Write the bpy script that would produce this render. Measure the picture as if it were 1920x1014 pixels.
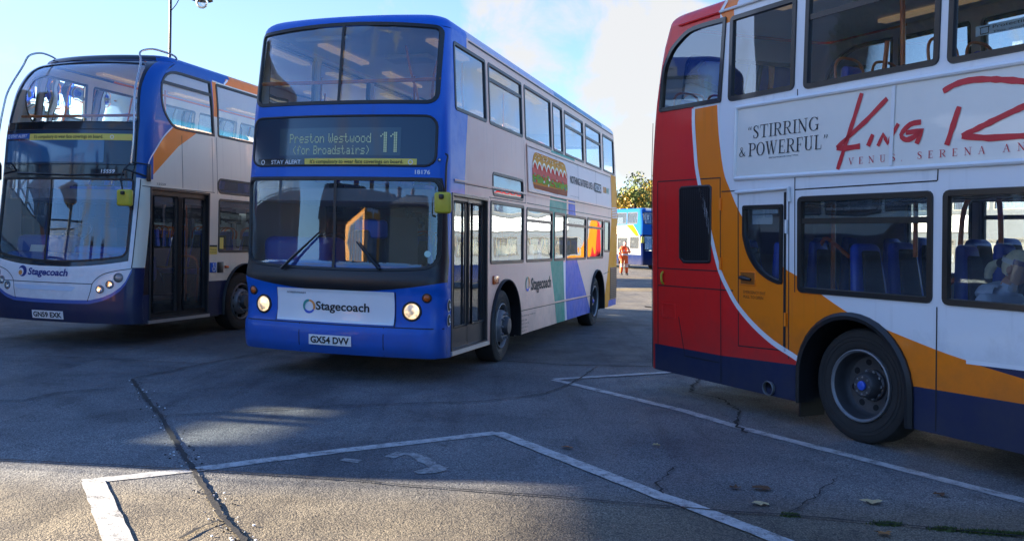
import bpy, bmesh, math, random
from mathutils import Vector, Matrix
from mathutils.geometry import delaunay_2d_cdt
random.seed(11)
D = bpy.data; SC = bpy.context.scene; COL = SC.collection
for o in list(D.objects): D.objects.remove(o)

# ------------------------------------------------------------------ camera
cd = D.cameras.new('camera'); cam = D.objects.new('camera', cd); COL.objects.link(cam)
cd.sensor_fit = 'HORIZONTAL'; cd.sensor_width = 36; cd.lens = 1655.6/1920*36
cd.clip_start = .05; cd.clip_end = 3000
CP, CR = -.0321, .0274
dv = Vector((0, math.cos(CP), math.sin(CP))); uv = Vector((0, -math.sin(CP), math.cos(CP))); xv = Vector((1, 0, 0))
ra = xv*math.cos(CR)+uv*math.sin(CR); up = -xv*math.sin(CR)+uv*math.cos(CR)
m = Matrix((ra, up, -dv)).transposed().to_4x4(); m.translation = (0, 0, 1.574)
cam.matrix_world = m; SC.camera = cam

# ------------------------------------------------------------------ sky, sun, exposure
SUN_EL, SUN_AZ = math.radians(14.5), math.radians(81)      # azimuth to the left of +Y
W = D.worlds.new('World'); SC.world = W; W.use_nodes = True
nt = W.node_tree; nt.nodes.clear()
def N(t, typ, **k):
    n = t.nodes.new(typ)
    for a, b in k.items():
        if a.startswith('i_'): n.inputs[a[2:].replace('_', ' ')].default_value = b
        else: setattr(n, a, b)
    return n
def math_node(t, op, a, b=None):
    n = t.nodes.new('ShaderNodeMath'); n.operation = op
    for i, v in enumerate((a, b)):
        if v is None: continue
        if isinstance(v, (int, float)): n.inputs[i].default_value = v
        else: t.links.new(v, n.inputs[i])
    return n.outputs[0]
sky = N(nt, 'ShaderNodeTexSky'); sky.sky_type = 'NISHITA'; sky.sun_disc = False
sky.sun_elevation = SUN_EL; sky.sun_rotation = -SUN_AZ; sky.air_density = 1.0; sky.dust_density = .25; sky.ozone_density = 4.0
tc = N(nt, 'ShaderNodeTexCoord'); sep = N(nt, 'ShaderNodeSeparateXYZ'); nt.links.new(tc.outputs['Generated'], sep.inputs[0])
cn = N(nt, 'ShaderNodeTexNoise', i_Scale=8.5, i_Detail=10, i_Roughness=.60, i_Distortion=.35); nt.links.new(tc.outputs['Generated'], cn.inputs['Vector'])
cl = None                                                              # cumulus banks: where they hang in the sky (direction, size)
for cx, cz, rad, wt in ((.03, .262, .105, 1.), (.115, .215, .075, 1.), (.175, .255, .05, .9), (.135, .105, .045, .9), (-.55, .30, .12, .45), (.62, .16, .12, .6), (-.9, .35, .3, .5)):
    d = Vector((cx, 1, cz)).normalized() if cx > -.8 else Vector((-.6, -.7, .4)).normalized()
    vm_ = N(nt, 'ShaderNodeVectorMath', operation='DISTANCE'); nt.links.new(tc.outputs['Generated'], vm_.inputs[0]); vm_.inputs[1].default_value = d
    mr = N(nt, 'ShaderNodeMapRange', interpolation_type='SMOOTHSTEP'); mr.inputs['From Min'].default_value = rad*1.5; mr.inputs['From Max'].default_value = rad*.2; mr.inputs['To Max'].default_value = wt; nt.links.new(vm_.outputs['Value'], mr.inputs['Value'])
    cl = mr.outputs[0] if cl is None else math_node(nt, 'MAXIMUM', cl, mr.outputs[0])
den = math_node(nt, 'ADD', cn.outputs['Fac'], math_node(nt, 'MULTIPLY', cl, .365))
cr_ = N(nt, 'ShaderNodeValToRGB'); cr_.color_ramp.interpolation = 'EASE'; cr_.color_ramp.elements[0].position = .60; cr_.color_ramp.elements[1].position = .80
nt.links.new(den, cr_.inputs[0])
tint = N(nt, 'ShaderNodeMix', data_type='RGBA', blend_type='MULTIPLY'); tint.inputs['Factor'].default_value = 1; tint.inputs['B'].default_value = (.91, .835, .92, 1); nt.links.new(sky.outputs[0], tint.inputs['A'])
low = N(nt, 'ShaderNodeMapRange', interpolation_type='SMOOTHSTEP'); low.inputs['From Min'].default_value = .50; low.inputs['From Max'].default_value = .0; nt.links.new(sep.outputs[2], low.inputs['Value'])
lef = N(nt, 'ShaderNodeMapRange', interpolation_type='SMOOTHSTEP'); lef.inputs['From Min'].default_value = .25; lef.inputs['From Max'].default_value = -.6; nt.links.new(sep.outputs[0], lef.inputs['Value'])
bk = N(nt, 'ShaderNodeMapRange', interpolation_type='SMOOTHSTEP'); bk.inputs['From Min'].default_value = .1; bk.inputs['From Max'].default_value = -.6; nt.links.new(sep.outputs[1], bk.inputs['Value'])   # the sky opposite is a deeper blue
tb = N(nt, 'ShaderNodeMix', data_type='RGBA'); tb.inputs['A'].default_value = (.91, .835, .92, 1); tb.inputs['B'].default_value = (.62, .72, .92, 1); nt.links.new(bk.outputs[0], tb.inputs['Factor']); nt.links.new(tb.outputs['Result'], tint.inputs['B'])
fwd = N(nt, 'ShaderNodeMapRange', interpolation_type='SMOOTHSTEP'); fwd.inputs['From Min'].default_value = -.1; fwd.inputs['From Max'].default_value = .5; nt.links.new(sep.outputs[1], fwd.inputs['Value'])
veil = math_node(nt, 'MULTIPLY', math_node(nt, 'MULTIPLY', low.outputs[0], fwd.outputs[0]), math_node(nt, 'ADD', math_node(nt, 'MULTIPLY', lef.outputs[0], .55), .14))
vm = N(nt, 'ShaderNodeMix', data_type='RGBA'); vm.inputs['B'].default_value = (1.35, 1.75, 2.0, 1); nt.links.new(veil, vm.inputs['Factor']); nt.links.new(tint.outputs['Result'], vm.inputs['A'])
cmix = N(nt, 'ShaderNodeMix', data_type='RGBA'); cmix.inputs['B'].default_value = (1.92, 1.89, 1.83, 1)
nt.links.new(math_node(nt, 'MULTIPLY', cr_.outputs[0], .92), cmix.inputs['Factor']); nt.links.new(vm.outputs['Result'], cmix.inputs['A'])
bg = N(nt, 'ShaderNodeBackground', i_Strength=.055); nt.links.new(cmix.outputs['Result'], bg.inputs[0])
wo = N(nt, 'ShaderNodeOutputWorld'); nt.links.new(bg.outputs[0], wo.inputs[0])
sd = D.lights.new('sun', 'SUN'); sd.energy = 4.5; sd.angle = math.radians(.53); sd.color = (1, .86, .66)
sun = D.objects.new('sun', sd); COL.objects.link(sun)
sdir = Vector((-math.sin(SUN_AZ)*math.cos(SUN_EL), math.cos(SUN_AZ)*math.cos(SUN_EL), math.sin(SUN_EL)))
sun.rotation_euler = sdir.to_track_quat('Z', 'Y').to_euler(); sun.location = sdir*60
SC.view_settings.view_transform = 'Standard'; SC.view_settings.look = 'None'; SC.view_settings.gamma = 1
SC.view_settings.exposure = 3.1
SC.render.engine = 'CYCLES'
SC.cycles.max_bounces = 10; SC.cycles.transparent_max_bounces = 24; SC.cycles.glossy_bounces = 4
SC.cycles.caustics_reflective = False; SC.cycles.caustics_refractive = False

# ------------------------------------------------------------------ materials
MT = {}
def pbr(name, col, rough=.5, metal=0., coat=0., var=.06, vscale=4., bump=0., bscale=1., spec=.5, emit=None, emis=0.):
    if name in MT: return MT[name]
    m = D.materials.new(name); m.use_nodes = True; t = m.node_tree; b = t.nodes['Principled BSDF']
    b.inputs['Roughness'].default_value = rough; b.inputs['Metallic'].default_value = metal
    b.inputs['Coat Weight'].default_value = coat; b.inputs['Coat Roughness'].default_value = .04
    b.inputs['Specular IOR Level'].default_value = spec
    c = (*col, 1); tcn = N(t, 'ShaderNodeTexCoord')
    n = N(t, 'ShaderNodeTexNoise', i_Scale=vscale, i_Detail=6, i_Roughness=.65); t.links.new(tcn.outputs['Object'], n.inputs['Vector'])
    mx = N(t, 'ShaderNodeMix', data_type='RGBA')
    mx.inputs['A'].default_value = tuple(min(1, v*(1-var)) for v in col)+(1,)
    mx.inputs['B'].default_value = tuple(min(1, v*(1+var)) for v in col)+(1,)
    t.links.new(n.outputs['Fac'], mx.inputs['Factor']); t.links.new(mx.outputs['Result'], b.inputs['Base Color'])
    if bump:
        n2 = N(t, 'ShaderNodeTexNoise', i_Scale=bscale, i_Detail=2); t.links.new(tcn.outputs['Object'], n2.inputs['Vector'])
        bp = N(t, 'ShaderNodeBump', i_Strength=1.0, i_Distance=bump); t.links.new(n2.outputs['Fac'], bp.inputs['Height']); t.links.new(bp.outputs[0], b.inputs['Normal'])
        if coat: t.links.new(bp.outputs[0], b.inputs['Coat Normal'])
    if emit: b.inputs['Emission Color'].default_value = (*emit, 1); b.inputs['Emission Strength'].default_value = emis
    MT[name] = m; return m
def paint(name, col, rough=.36, coat=.16, bump=.006, spec=.35):
    m = pbr(name, col, rough, 0, coat, .05, 1.4, bump, .9, spec); t = m.node_tree; b = t.nodes['Principled BSDF']
    # fine road dirt: duller and slightly greyer towards patches of grime
    tcn = N(t, 'ShaderNodeTexCoord'); n = N(t, 'ShaderNodeTexNoise', i_Scale=7., i_Detail=8, i_Roughness=.7); t.links.new(tcn.outputs['Object'], n.inputs['Vector'])
    r = N(t, 'ShaderNodeMapRange'); r.inputs['From Min'].default_value = .45; r.inputs['From Max'].default_value = .75
    r.inputs['To Min'].default_value = rough; r.inputs['To Max'].default_value = min(1, rough+.22)
    t.links.new(n.outputs['Fac'], r.inputs['Value']); t.links.new(r.outputs[0], b.inputs['Roughness'])
    # mud thrown up along the skirts, broken up by noise
    sx_ = N(t, 'ShaderNodeSeparateXYZ'); t.links.new(tcn.outputs['Object'], sx_.inputs[0])
    hz = N(t, 'ShaderNodeMapRange'); hz.inputs['From Min'].default_value = .20; hz.inputs['From Max'].default_value = 1.15; hz.inputs['To Min'].default_value = .62; hz.inputs['To Max'].default_value = .0; t.links.new(sx_.outputs[2], hz.inputs['Value'])
    n3 = N(t, 'ShaderNodeTexNoise', i_Scale=2.6, i_Detail=9, i_Roughness=.72); t.links.new(tcn.outputs['Object'], n3.inputs['Vector'])
    dr = N(t, 'ShaderNodeMapRange'); dr.inputs['From Min'].default_value = .62; dr.inputs['From Max'].default_value = 1.15; t.links.new(math_node(t, 'ADD', hz.outputs[0], n3.outputs['Fac']), dr.inputs['Value'])
    mp2 = N(t, 'ShaderNodeMapping'); mp2.inputs['Scale'].default_value = (9, 9, .5); t.links.new(tcn.outputs['Object'], mp2.inputs[0]); n4 = N(t, 'ShaderNodeTexNoise', i_Scale=1.6, i_Detail=5); t.links.new(mp2.outputs[0], n4.inputs['Vector'])
    st = N(t, 'ShaderNodeMapRange'); st.inputs['From Min'].default_value = .58; st.inputs['From Max'].default_value = .80; st.inputs['To Max'].default_value = .16; t.links.new(n4.outputs['Fac'], st.inputs['Value'])
    src = b.inputs['Base Color'].links[0].from_socket; mm = N(t, 'ShaderNodeMix', data_type='RGBA'); mm.inputs['B'].default_value = (.07, .064, .056, 1); t.links.new(src, mm.inputs['A'])
    t.links.new(math_node(t, 'MAXIMUM', math_node(t, 'MULTIPLY', dr.outputs[0], .40), st.outputs[0]), mm.inputs['Factor']); t.links.new(mm.outputs['Result'], b.inputs['Base Color']); return m
def glass(name, tint, gain=.02, rough=0.0):
    # two glass faces reflect 2R/(1+R); gain = extra mirror of the tinted coating
    m = D.materials.new(name); m.use_nodes = True; t = m.node_tree; t.nodes.clear()
    tr = N(t, 'ShaderNodeBsdfTransparent'); tr.inputs[0].default_value = (*tint, 1)
    gl = N(t, 'ShaderNodeBsdfGlossy', i_Roughness=rough); gl.inputs[0].default_value = (.76, .88, 1, 1)
    fr = N(t, 'ShaderNodeFresnel', i_IOR=1.52)
    g2 = math_node(t, 'DIVIDE', math_node(t, 'MULTIPLY', fr.outputs[0], 2.), math_node(t, 'ADD', fr.outputs[0], 1.)); g = math_node(t, 'ADD', math_node(t, 'MULTIPLY', g2, 1-gain), gain)
    tcn = N(t, 'ShaderNodeTexCoord'); n = N(t, 'ShaderNodeTexNoise', i_Scale=1.3, i_Detail=1); t.links.new(tcn.outputs['Object'], n.inputs['Vector'])
    bp = N(t, 'ShaderNodeBump', i_Strength=1., i_Distance=.004); t.links.new(n.outputs['Fac'], bp.inputs['Height']); t.links.new(bp.outputs[0], gl.inputs['Normal'])
    mx = N(t, 'ShaderNodeMixShader'); t.links.new(g, mx.inputs[0]); t.links.new(tr.outputs[0], mx.inputs[1]); t.links.new(gl.outputs[0], mx.inputs[2])
    df = N(t, 'ShaderNodeBsdfDiffuse'); df.inputs[0].default_value = (.5, .52, .55, 1)      # a film of dust
    m2 = N(t, 'ShaderNodeMixShader'); m2.inputs[0].default_value = .035; t.links.new(mx.outputs[0], m2.inputs[1]); t.links.new(df.outputs[0], m2.inputs[2])
    ou = N(t, 'ShaderNodeOutputMaterial'); t.links.new(m2.outputs[0], ou.inputs[0]); MT[name] = m; return m
G_SIDE = glass('side_glass', (.82, .87, .88), .055); G_WS = glass('windscreen_glass', (.90, .94, .95), .06)
G_LOW = glass('lower_windscreen_glass', (.90, .94, .95), .03); G_DARK = glass('dark_glass', (.10, .11, .13), .02); G_CLEAR = glass('clear_glass', (.93, .95, .95), .0)
RUB = pbr('black_rubber', (.012, .012, .013), .45, var=.2)
BLK = pbr('black_plastic', (.016, .016, .018), .38, var=.2)
GLB = pbr('gloss_black', (.007, .010, .018), .08, coat=.2)
BLIND = pbr('blind_box_glass', (.008, .028, .062), .10, coat=.2)
ALU = pbr('aluminium', (.55, .55, .56), .38, metal=.9, var=.1, vscale=12)
STEEL = pbr('dull_steel', (.22, .22, .23), .5, metal=.7, var=.3, vscale=10)
CHR = pbr('chrome', (.85, .85, .87), .08, metal=1.)
TYRE = pbr('tyre_rubber', (.020, .0185, .017), .8, var=.6, vscale=11)
GREY_IN = pbr('grey_lining', (.62, .65, .69), .6)
CEIL = pbr('ceiling_panel', (.74, .77, .80), .5)
DKIN = pbr('dark_lining', (.06, .065, .07), .7)
UPFL = pbr('upper_floor_vinyl', (.20, .22, .26), .6)
FLOOR = pbr('bus_floor', (.05, .05, .055), .7)
STRIP = pbr('light_diffuser', (.80, .64, .44), .5, emit=(1, .66, .36), emis=.022)
ORP = pbr('orange_handrail', (.72, .16, .02), .4)
SEATB = pbr('blue_seat_shell', (.010, .07, .62), .35)
SEATF = pbr('dark_moquette', (.030, .028, .036), .9, var=.9, vscale=60)
DASHM = pbr('blue_dashboard', (.008, .07, .44), .45)
YEL = pbr('yellow_mirror_case', (.50, .42, .03), .45, var=.3, vscale=14)
WHT = pbr('white_print', (.78, .79, .80), .5); DKP = pbr('black_print', (.012, .012, .014), .6)
PLATE = pbr('white_plate', (.80, .80, .78), .35); YELP = pbr('yellow_strip', (.72, .58, .10), .5)
LAMP = pbr('headlight_glow', (.9, .85, .75), .2, emit=(1, .72, .40), emis=.9)
AMB = pbr('amber_lens', (.55, .10, .005), .2, coat=.5)
_t = LAMP.node_tree; _b = _t.nodes['Principled BSDF']; _tc = N(_t, 'ShaderNodeTexCoord'); _v = N(_t, 'ShaderNodeTexVoronoi', i_Scale=55.); _t.links.new(_tc.outputs['Object'], _v.inputs['Vector'])
_n = N(_t, 'ShaderNodeTexNoise', i_Scale=14., i_Detail=2); _t.links.new(_tc.outputs['Object'], _n.inputs['Vector']); _r = N(_t, 'ShaderNodeMapRange'); _r.inputs['From Min'].default_value = .35; _r.inputs['From Max'].default_value = .65; _r.inputs['To Min'].default_value = .035; _r.inputs['To Max'].default_value = .30
_t.links.new(_n.outputs['Fac'], _r.inputs['Value']); _t.links.new(math_node(_t, 'MULTIPLY', _r.outputs[0], math_node(_t, 'ADD', _v.outputs['Distance'], .45)), _b.inputs['Emission Strength'])
LENS = glass('lens', (.95, .95, .95), .0)

# ------------------------------------------------------------------ mesh tools
def link(o, parent=None):
    COL.objects.link(o)
    if parent: o.parent = parent
    return o
def tag(o, label=None, cat=None, group=None, kind=None):
    if label: o['label'] = label
    if cat: o['category'] = cat
    if group: o['group'] = group
    if kind: o['kind'] = kind
    return o
def empty(name, loc=(0, 0, 0), rz=0., **k):
    o = link(D.objects.new(name, None)); o.empty_display_size = .3; o.location = loc; o.rotation_euler = (0, 0, rz); return tag(o, **k)
class MB:
    def __init__(s): s.v = []; s.f = []; s.m = []; s.n = []; s.s = []; s.mats = []
    def mi(s, mat):
        if mat not in s.mats: s.mats.append(mat)
        return s.mats.index(mat)
    def vert(s, p, n=None): s.v.append(tuple(p)); s.n.append(n); return len(s.v)-1
    def face(s, ids, mat, smooth=False): s.f.append(tuple(ids)); s.m.append(s.mi(mat)); s.s.append(smooth)
    def quad(s, a, b, c, d, mat): s.face([s.vert(p) for p in (a, b, c, d)], mat)
    def poly(s, pts, mat): s.face([s.vert(p) for p in pts], mat)
    def box(s, c, size, mat, X=None, rz=0.):
        hx, hy, hz = size[0]/2, size[1]/2, size[2]/2; cs, sn = math.cos(rz), math.sin(rz); ids = []
        for dz in (-hz, hz):
            for dx, dy in ((-hx, -hy), (hx, -hy), (hx, hy), (-hx, hy)):
                p = (c[0]+dx*cs-dy*sn, c[1]+dx*sn+dy*cs, c[2]+dz); ids.append(s.vert(X(p) if X else p))
        for q in ((3, 2, 1, 0), (4, 5, 6, 7), (0, 1, 5, 4), (1, 2, 6, 5), (2, 3, 7, 6), (3, 0, 4, 7)): s.face([ids[i] for i in q], mat)
    def rbox(s, c, size, mat, r=.02, seg=2, X=None, rz=0., fn=None):
        bm = bmesh.new(); bmesh.ops.create_cube(bm, size=1)
        for v in bm.verts: v.co = Vector((v.co.x*size[0], v.co.y*size[1], v.co.z*size[2]))
        bmesh.ops.bevel(bm, geom=list(bm.edges), offset=r, segments=seg, profile=.5, affect='EDGES')
        cs, sn = math.cos(rz), math.sin(rz); base = len(s.v)
        for v in bm.verts:
            p = v.co
            if fn: p = fn(p)
            p = (c[0]+p[0]*cs-p[1]*sn, c[1]+p[0]*sn+p[1]*cs, c[2]+p[2]); s.vert(X(p) if X else p)
        for f in bm.faces: s.face([base+v.index for v in f.verts], mat, True)
        bm.free()
    def tube(s, pts, r, mat, n=8, X=None, caps=True):
        P = [Vector(X(p) if X else p) for p in pts]; R = r if isinstance(r, (list, tuple)) else [r]*len(P); rings = []
        t0 = (P[1]-P[0]).normalized(); a = t0.orthogonal().normalized()
        for i, p in enumerate(P):
            t = ((P[min(i+1, len(P)-1)]-P[i]).normalized()+(P[i]-P[max(i-1, 0)]).normalized())
            t = t.normalized() if t.length > 1e-6 else t0
            a = (a-t*a.dot(t)); a = a.normalized() if a.length > 1e-6 else t.orthogonal().normalized(); b = t.cross(a)
            rings.append([s.vert(p+(a*math.cos(2*math.pi*k/n)+b*math.sin(2*math.pi*k/n))*R[i]) for k in range(n)])
        for r0, r1 in zip(rings, rings[1:]):
            for k in range(n): s.face((r0[k], r0[(k+1) % n], r1[(k+1) % n], r1[k]), mat, True)
        if caps: s.face(rings[0][::-1], mat); s.face(rings[-1], mat)
    def lathe(s, prof, mat, n=40, c=(0, 0, 0), sx=1, mats=None):      # profile (x, r) round the x axis
        rings = [[s.vert((c[0]+x*sx, c[1]+r*math.cos(2*math.pi*k/n), c[2]+r*math.sin(2*math.pi*k/n))) for k in range(n)] for x, r in prof]
        for i, (r0, r1) in enumerate(zip(rings, rings[1:])):
            for k in range(n): s.face((r0[k], r0[(k+1) % n], r1[(k+1) % n], r1[k]), mats[i] if mats else mat, True)
    def build(s, name, parent=None, loc=(0, 0, 0), rz=0., sharp=.6):
        me = D.meshes.new(name); me.from_pydata(s.v, [], s.f);
        for mt in s.mats: me.materials.append(mt)
        me.polygons.foreach_set('material_index', s.m); me.polygons.foreach_set('use_smooth', s.s)
        me.update()
        if any(n is not None for n in s.n):
            me.normals_split_custom_set_from_vertices([tuple(n) if n is not None else (0, 0, 0) for n in s.n])
        elif any(s.s):
            try: me.set_sharp_from_angle(angle=sharp)
            except Exception: pass
        o = link(D.objects.new(name, me), parent); o.location = loc; o.rotation_euler = (0, 0, rz); return o
def interp(t, tab):
    if t <= tab[0][0]: return tab[0][1]
    for (a, b), (c, d) in zip(tab, tab[1:]):
        if t <= c: return b+(d-b)*(t-a)/(c-a)
    return tab[-1][1]
def sminterp(t, tab):                                             # smooth (Catmull) version
    if t <= tab[0][0]: return tab[0][1]
    if t >= tab[-1][0]: return tab[-1][1]
    for i in range(len(tab)-1):
        if t <= tab[i+1][0]: break
    def sl(j):
        if j == 0: return (tab[1][1]-tab[0][1])/(tab[1][0]-tab[0][0])
        if j == len(tab)-1: return (tab[j][1]-tab[j-1][1])/(tab[j][0]-tab[j-1][0])
        return (tab[j+1][1]-tab[j-1][1])/(tab[j+1][0]-tab[j-1][0])
    x0, y0 = tab[i]; x1, y1 = tab[i+1]; h = x1-x0; q = (t-x0)/h; m0, m1 = sl(i)*h, sl(i+1)*h
    return (2*q**3-3*q*q+1)*y0+(q**3-2*q*q+q)*m0+(-2*q**3+3*q*q)*y1+(q**3-q*q)*m1
def rr(x0, z0, x1, z1, r=.08, n=4):
    if isinstance(r, (int, float)): r = (r,)*4                       # bl br tr tl
    o = []
    for (cx, cz, a, rad) in ((x0+r[0], z0+r[0], 180, r[0]), (x1-r[1], z0+r[1], 270, r[1]), (x1-r[2], z1-r[2], 0, r[2]), (x0+r[3], z1-r[3], 90, r[3])):
        for k in range(n+1):
            t = math.radians(a+90*k/n); o.append((cx+rad*math.cos(t), cz+rad*math.sin(t)))
    return o
def area(p): return sum(a[0]*b[1]-b[0]*a[1] for a, b in zip(p, p[1:]+p[:1]))/2
def inset(p, d):
    s = 1 if area(p) > 0 else -1; o = []; n = len(p)
    for i in range(n):
        a, b, c = p[i-1], p[i], p[(i+1) % n]
        e1 = Vector((b[0]-a[0], b[1]-a[1])); e2 = Vector((c[0]-b[0], c[1]-b[1]))
        if e1.length < 1e-7: e1 = e2.copy()
        if e2.length < 1e-7: e2 = e1.copy()
        e1.normalize(); e2.normalize(); n1 = Vector((-e1.y, e1.x))*s; n2 = Vector((-e2.y, e2.x))*s
        q = n1+n2; q = q/max(.35, q.length_squared/2); o.append((b[0]+q.x*d, b[1]+q.y*d))
    return o
def pip(x, y, p):
    r = False; j = len(p)-1
    for i in range(len(p)):
        if (p[i][1] > y) != (p[j][1] > y) and x < (p[j][0]-p[i][0])*(y-p[i][1])/(p[j][1]-p[i][1])+p[i][0]: r = not r
        j = i
    return r
def subdiv(p, d, closed=True):
    o = []
    for a, b in zip(p, (p[1:]+p[:1]) if closed else p[1:]):
        n = max(1, int(math.ceil(math.hypot(b[0]-a[0], b[1]-a[1])/d)))
        for k in range(n): o.append((a[0]+(b[0]-a[0])*k/n, a[1]+(b[1]-a[1])*k/n))
    if not closed: o.append(p[-1])
    return o
def smooth_line(p, n=6):
    o = []
    for i in range(len(p)-1):
        a, b, c, d = p[max(0, i-1)], p[i], p[i+1], p[min(len(p)-1, i+2)]
        for k in range(n):
            t = k/n; o.append(tuple(.5*(2*b[j]+(c[j]-a[j])*t+(2*a[j]-5*b[j]+4*c[j]-d[j])*t*t+(3*b[j]-a[j]-3*c[j]+d[j])*t**3) for j in range(len(b))))
    o.append(p[-1]); return o
class Map:
    """a surface (a,b) -> 3-D with an outward normal"""
    def __init__(s, f, ref, a0=0., b0=1.5):
        s.f = f; s.sg = 1; n = s.n(a0, b0); s.sg = 1 if n.dot(Vector(ref)) > 0 else -1
    def n(s, a, b, e=2e-3):
        p = Vector(s.f(a+e, b))-Vector(s.f(a-e, b)); q = Vector(s.f(a, b+e))-Vector(s.f(a, b-e))
        c = p.cross(q); return (c.normalized() if c.length > 1e-12 else Vector((0, 0, 1)))*s.sg
    def at(s, a, b, off=0.):
        p = Vector(s.f(a, b)); return p+s.n(a, b)*off if off else p
def sheet(mb, M, outline, mat, holes=(), regions=(), du=.3, dz=.3, off=0., lining=None, extra=()):
    """a skin over the surface M inside outline, less the holes; regions = [(polygon, material)] painted in order"""
    st = min(du, dz); vs = []; es = []
    def loop(p, closed=True):
        q = subdiv(p, st, closed); b = len(vs); vs.extend(q); n = len(q)
        es.extend((b+i, b+(i+1) % n) for i in range(n if closed else n-1))
    loop(outline)
    for h in holes: loop(h)
    for r, _ in regions: loop(r)
    for l in extra: loop(l, False)
    xs = [p[0] for p in outline]; zs = [p[1] for p in outline]
    nx = max(1, int((max(xs)-min(xs))/du)); nz = max(1, int((max(zs)-min(zs))/dz))
    for i in range(nx+1):
        for k in range(nz+1):
            x = min(xs)+(max(xs)-min(xs))*(i+.37)/(nx+1); z = min(zs)+(max(zs)-min(zs))*(k+.41)/(nz+1)
            if pip(x, z, outline): vs.append((x, z))
    V, _, F, _, _, _ = delaunay_2d_cdt([Vector(p) for p in vs], es, [], 0, 1e-5)
    hb = [(min(p[0] for p in h), max(p[0] for p in h), min(p[1] for p in h), max(p[1] for p in h), h) for h in holes]
    keep = []
    for f in F:
        x = sum(V[i].x for i in f)/3; z = sum(V[i].y for i in f)/3
        if not pip(x, z, outline): continue
        if any(a <= x <= b and c <= z <= d and pip(x, z, h) for a, b, c, d, h in hb): continue
        mt = mat
        for r, rm in regions:
            if pip(x, z, r): mt = rm
        keep.append((f, mt))
    def emit(o, sgn, matf):
        ids = {}
        for f, mt in keep:
            q = []
            for i in f:
                if i not in ids:
                    nn = M.n(V[i].x, V[i].y); ids[i] = mb.vert(Vector(M.f(V[i].x, V[i].y))+nn*o, nn*sgn)
                q.append(ids[i])
            e = (Vector(mb.v[q[1]])-Vector(mb.v[q[0]])).cross(Vector(mb.v[q[2]])-Vector(mb.v[q[0]]))
            if e.dot(mb.n[q[0]]) < 0: q.reverse()
            mb.face(q, matf or mt, True)
    emit(off, 1, None)
    if lining:
        th, lm = lining; emit(off-th, -1, lm)
        for h in list(holes):
            q = subdiv(h, st)
            zlo = min(p[1] for p in outline)
            for a, b in zip(q, q[1:]+q[:1]):
                if min(a[1], b[1]) < zlo-1e-4: continue
                p0, p1, p2, p3 = M.at(*a, off), M.at(*b, off), M.at(*b, off-th), M.at(*a, off-th)
                nn = (p1-p0).cross(p3-p0); nn = nn.normalized() if nn.length > 1e-9 else Vector((0, 0, 1))
                mb.face([mb.vert(p, nn) for p in (p0, p1, p2, p3)], lm, True)
def gasket(mb, M, poly, w, mat, proud=.008, depth=.03, st=.15):
    P = subdiv(poly, st); Q = inset(P, w); n = len(P)
    rows = [(P, -.002), (inset(P, .004), proud), (inset(P, w-.004), proud), (Q, -.002), (Q, -depth)]
    ids = [[mb.vert(M.at(a, b, o)) for a, b in R] for R, o in rows]
    for r0, r1 in zip(ids, ids[1:]):
        for k in range(n): mb.face((r0[k], r0[(k+1) % n], r1[(k+1) % n], r1[k]), mat, True)
    return Q
def ribbon(mb, M, pts, w, mat, off=.004, st=.12):
    """painted line of width w (number or list) along pts on M"""
    ws = w if isinstance(w, (list, tuple)) else [w]*len(pts)
    Q = []
    for i in range(len(pts)-1):
        a, b = pts[i], pts[i+1]; n = max(1, int(math.ceil(math.hypot(b[0]-a[0], b[1]-a[1])/st)))
        for k in range(n): t = k/n; Q.append((a[0]+(b[0]-a[0])*t, a[1]+(b[1]-a[1])*t, ws[i]+(ws[i+1]-ws[i])*t))
    Q.append((*pts[-1], ws[-1])); ids = []
    for i, (x, z, wd) in enumerate(Q):
        p, q = Q[max(0, i-1)], Q[min(len(Q)-1, i+1)]; t = Vector((q[0]-p[0], q[1]-p[1])); t = t.normalized() if t.length > 1e-9 else Vector((1, 0))
        nx, nz = -t.y*wd/2, t.x*wd/2
        ids.append((mb.vert(M.at(x+nx, z+nz, off)), mb.vert(M.at(x-nx, z-nz, off))))
    for (a, b), (c, d) in zip(ids, ids[1:]): mb.face((a, b, d, c), mat)
def patch(mb, M, poly, mat, off=.004, st=.3):
    sheet(mb, M, poly, mat, du=st, dz=st, off=off)
_tc = {}
def text_geo(body, bold=.0, shear=0.):
    k = (body, bold, shear)
    if k in _tc: return _tc[k]
    cu = D.curves.new('t', 'FONT'); cu.body = body; cu.size = 1; cu.offset = bold; cu.shear = shear; cu.resolution_u = 3
    o = D.objects.new('t', cu); COL.objects.link(o); bpy.context.view_layer.update()
    ev = o.evaluated_get(bpy.context.evaluated_depsgraph_get()); me = ev.to_mesh()
    v = [(p.co.x, p.co.y) for p in me.vertices]; f = [tuple(p.vertices) for p in me.polygons]; ev.to_mesh_clear()
    D.objects.remove(o); D.curves.remove(cu)
    x0, x1 = min(p[0] for p in v), max(p[0] for p in v); y0, y1 = min(p[1] for p in v), max(p[1] for p in v)
    _tc[k] = ([((x-x0)/(x1-x0), (y-y0)/(y1-y0)) for x, y in v], f); return _tc[k]
def text(mb, M, body, aL, aR, b0, b1, mat, off=.005, bold=.0, shear=0., slope=0.):
    v, f = text_geo(body, bold, shear); base = len(mb.v)
    for x, y in v: mb.vert(M.at(aL+(aR-aL)*x, b0+(b1-b0)*y+slope*x, off))
    for q in f: mb.face([base+i for i in q], mat)
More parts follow.
